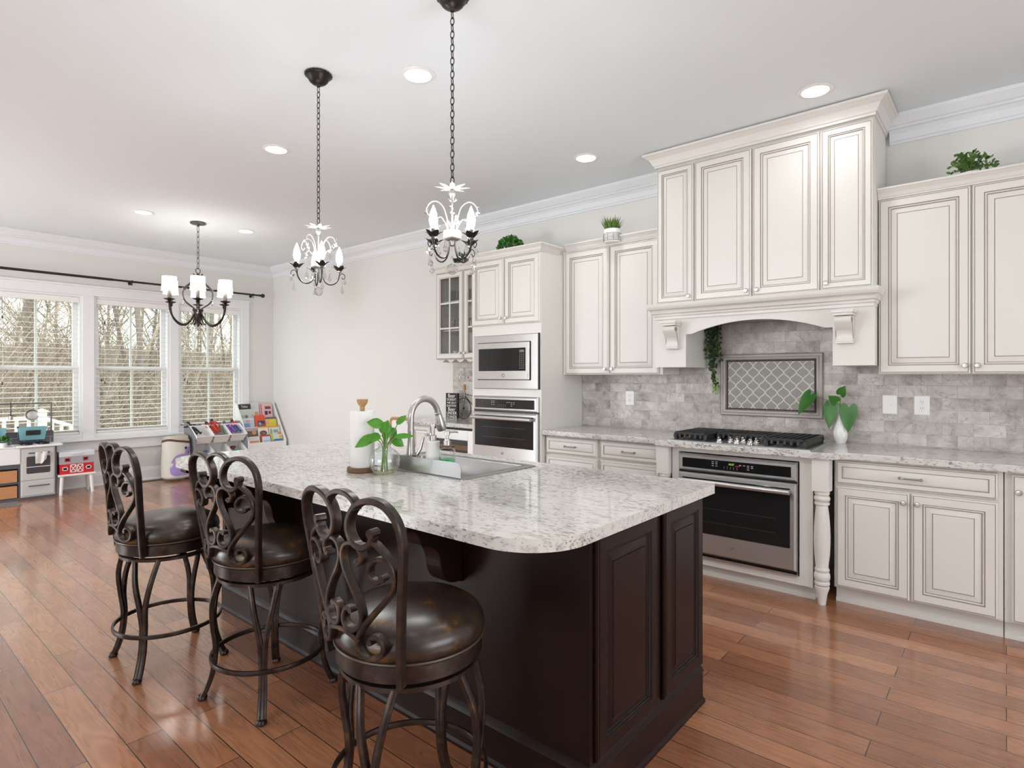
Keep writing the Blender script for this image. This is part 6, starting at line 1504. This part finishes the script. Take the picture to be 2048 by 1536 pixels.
for (x, y, H, lab) in ((3.35, 19.0, 9.5, 'thin pine with a green crown high in the left window'), (2.05, 17.5, 8.6, 'pine crown at the upper left corner of the left window'), (9.9, 21, 9.0, 'pine with green crown at the top of the right window')):
    r = root('pine_tree', (x, y, gz(x, y)-.05), lab, 'tree', 'pines outside the windows')
    g = G(); g.tube([(0, 0, 0), (.05, 0, H*.5), (0, .05, H)], [.13, .10, .03], 8); part('trunk', g, BARK, r, world=False)
    g = G(); q = random.Random(int(x*10))
    for k in range(46):
        a = q.uniform(0, 2*PI); z = H*q.uniform(.62, 1); L = (1.02-z/H)*H*.34+.3; c = V((0, 0, z)); d = V((cos(a), sin(a), .25))
        for j in range(26):
            p = c+d*L*q.uniform(.35, 1)+V((q.uniform(-.12, .12), q.uniform(-.12, .12), q.uniform(-.1, .1))); t = V((q.uniform(-1, 1), q.uniform(-1, 1), q.uniform(-.2, 1))).normalized()*.17; leaf(g, p, p+t, t.orthogonal(), .05)
    part('needles', g, PINE, r, world=False)
# undergrowth of twigs: uncountable
g = G(); q = random.Random(77)
for k in range(7000):
    y = 13.2+17*q.random()**1.4; f = y*.19; x = q.uniform(f-2.5, f+y*.42+1.5); L = q.uniform(.7, 2.6)+2.6*q.random()**3; z = gz(x, y)-.05
    a = q.uniform(0, 2*PI); ln = q.uniform(.1, .8); d = V((cos(a)*ln, sin(a)*ln, 1)).normalized(); p0 = V((x, y, z)); p1 = p0+d*L*.55+V((q.uniform(-.1, .1), 0, 0)); p2 = p1+(d+V((q.uniform(-.6, .6), q.uniform(-.6, .6), q.uniform(-.5, .1)))).normalized()*L*.5
    g.tube([p0, p1, p2], [.010, .007, .003], 3, cap=False)
    for b in range(3): t = q.random(); s = p0.lerp(p1, t) if b else p1; a = q.uniform(0, 2*PI); g.tube([s, s+V((cos(a)*.5, sin(a)*.5, q.uniform(.1, .6)))*L*.4], [.006, .0025], 3, cap=False)
o = build('undergrowth', g, BARK2, (6, 20, 0), flat=True); o.location = (6, 20, 0); o['label'] = 'tangled brown brush and saplings filling the woods outside the windows'; o['category'] = 'undergrowth'; o['kind'] = 'stuff'
# white deck railing with stairs
r = root('deck_railing', (1.6, 10.68, -.2), 'white deck railing with a stair rail outside the left window', 'railing')
yd = 10.68; xc = 2.05
for x in (xc, .3, -1.6):
    g = G(); g.box((x-.05, yd-.05, -1.2), (x+.05, yd+.05, .84)); g.box((x-.065, yd-.065, .84), (x+.065, yd+.065, .865)); g.loft([[(x-.05, yd-.05, .865), (x+.05, yd-.05, .865), (x+.05, yd+.05, .865), (x-.05, yd+.05, .865)], [(x-.01, yd-.01, .895), (x+.01, yd-.01, .895), (x+.01, yd+.01, .895), (x-.01, yd+.01, .895)]]); part('post', g, DECKW, r, flat=True)
g = G(); g.box((-1.6, yd-.045, .735), (xc-.051, yd+.045, .785)); g.box((-1.6, yd-.025, -.05), (xc-.051, yd+.025, -.01)); part('rail', g, DECKW, r, flat=True)
for k in range(24):
    x = xc-.15-k*.135; g = G(); g.box((x-.02, yd-.02, -.01), (x+.02, yd+.02, .735)); part('baluster', g, DECKW, r, flat=True)
sl = -.40; X1 = xc+2.4
g = G(); g.bar([(xc+.05, yd, .74), (X1, yd, .74+sl*(X1-xc-.05))], .05, .09, (0,0,1)); g.bar([(xc+.05, yd, -.05), (X1, yd, -.05+sl*(X1-xc-.05))], .04, .05, (0,0,1)); part('stair_rail', g, DECKW, r, flat=True)
for k in range(20):
    x = xc+.12+k*.11; dz = sl*(x-xc-.05); g = G(); g.box((x-.018, yd-.018, -.03+dz), (x+.018, yd+.018, .72+dz)); part('baluster', g, DECKW, r, flat=True)
g = G(); g.box((X1-.05, yd-.05, -1.6), (X1+.05, yd+.05, .84+sl*(X1-xc))); part('post', g, DECKW, r, flat=True)
g = G(); g.box((-2.5, YB+.16, -.24), (2.12, 10.75, -.20)); struct('trim_8', g, mat('deck boards', '9a948c', .8), flat=True)
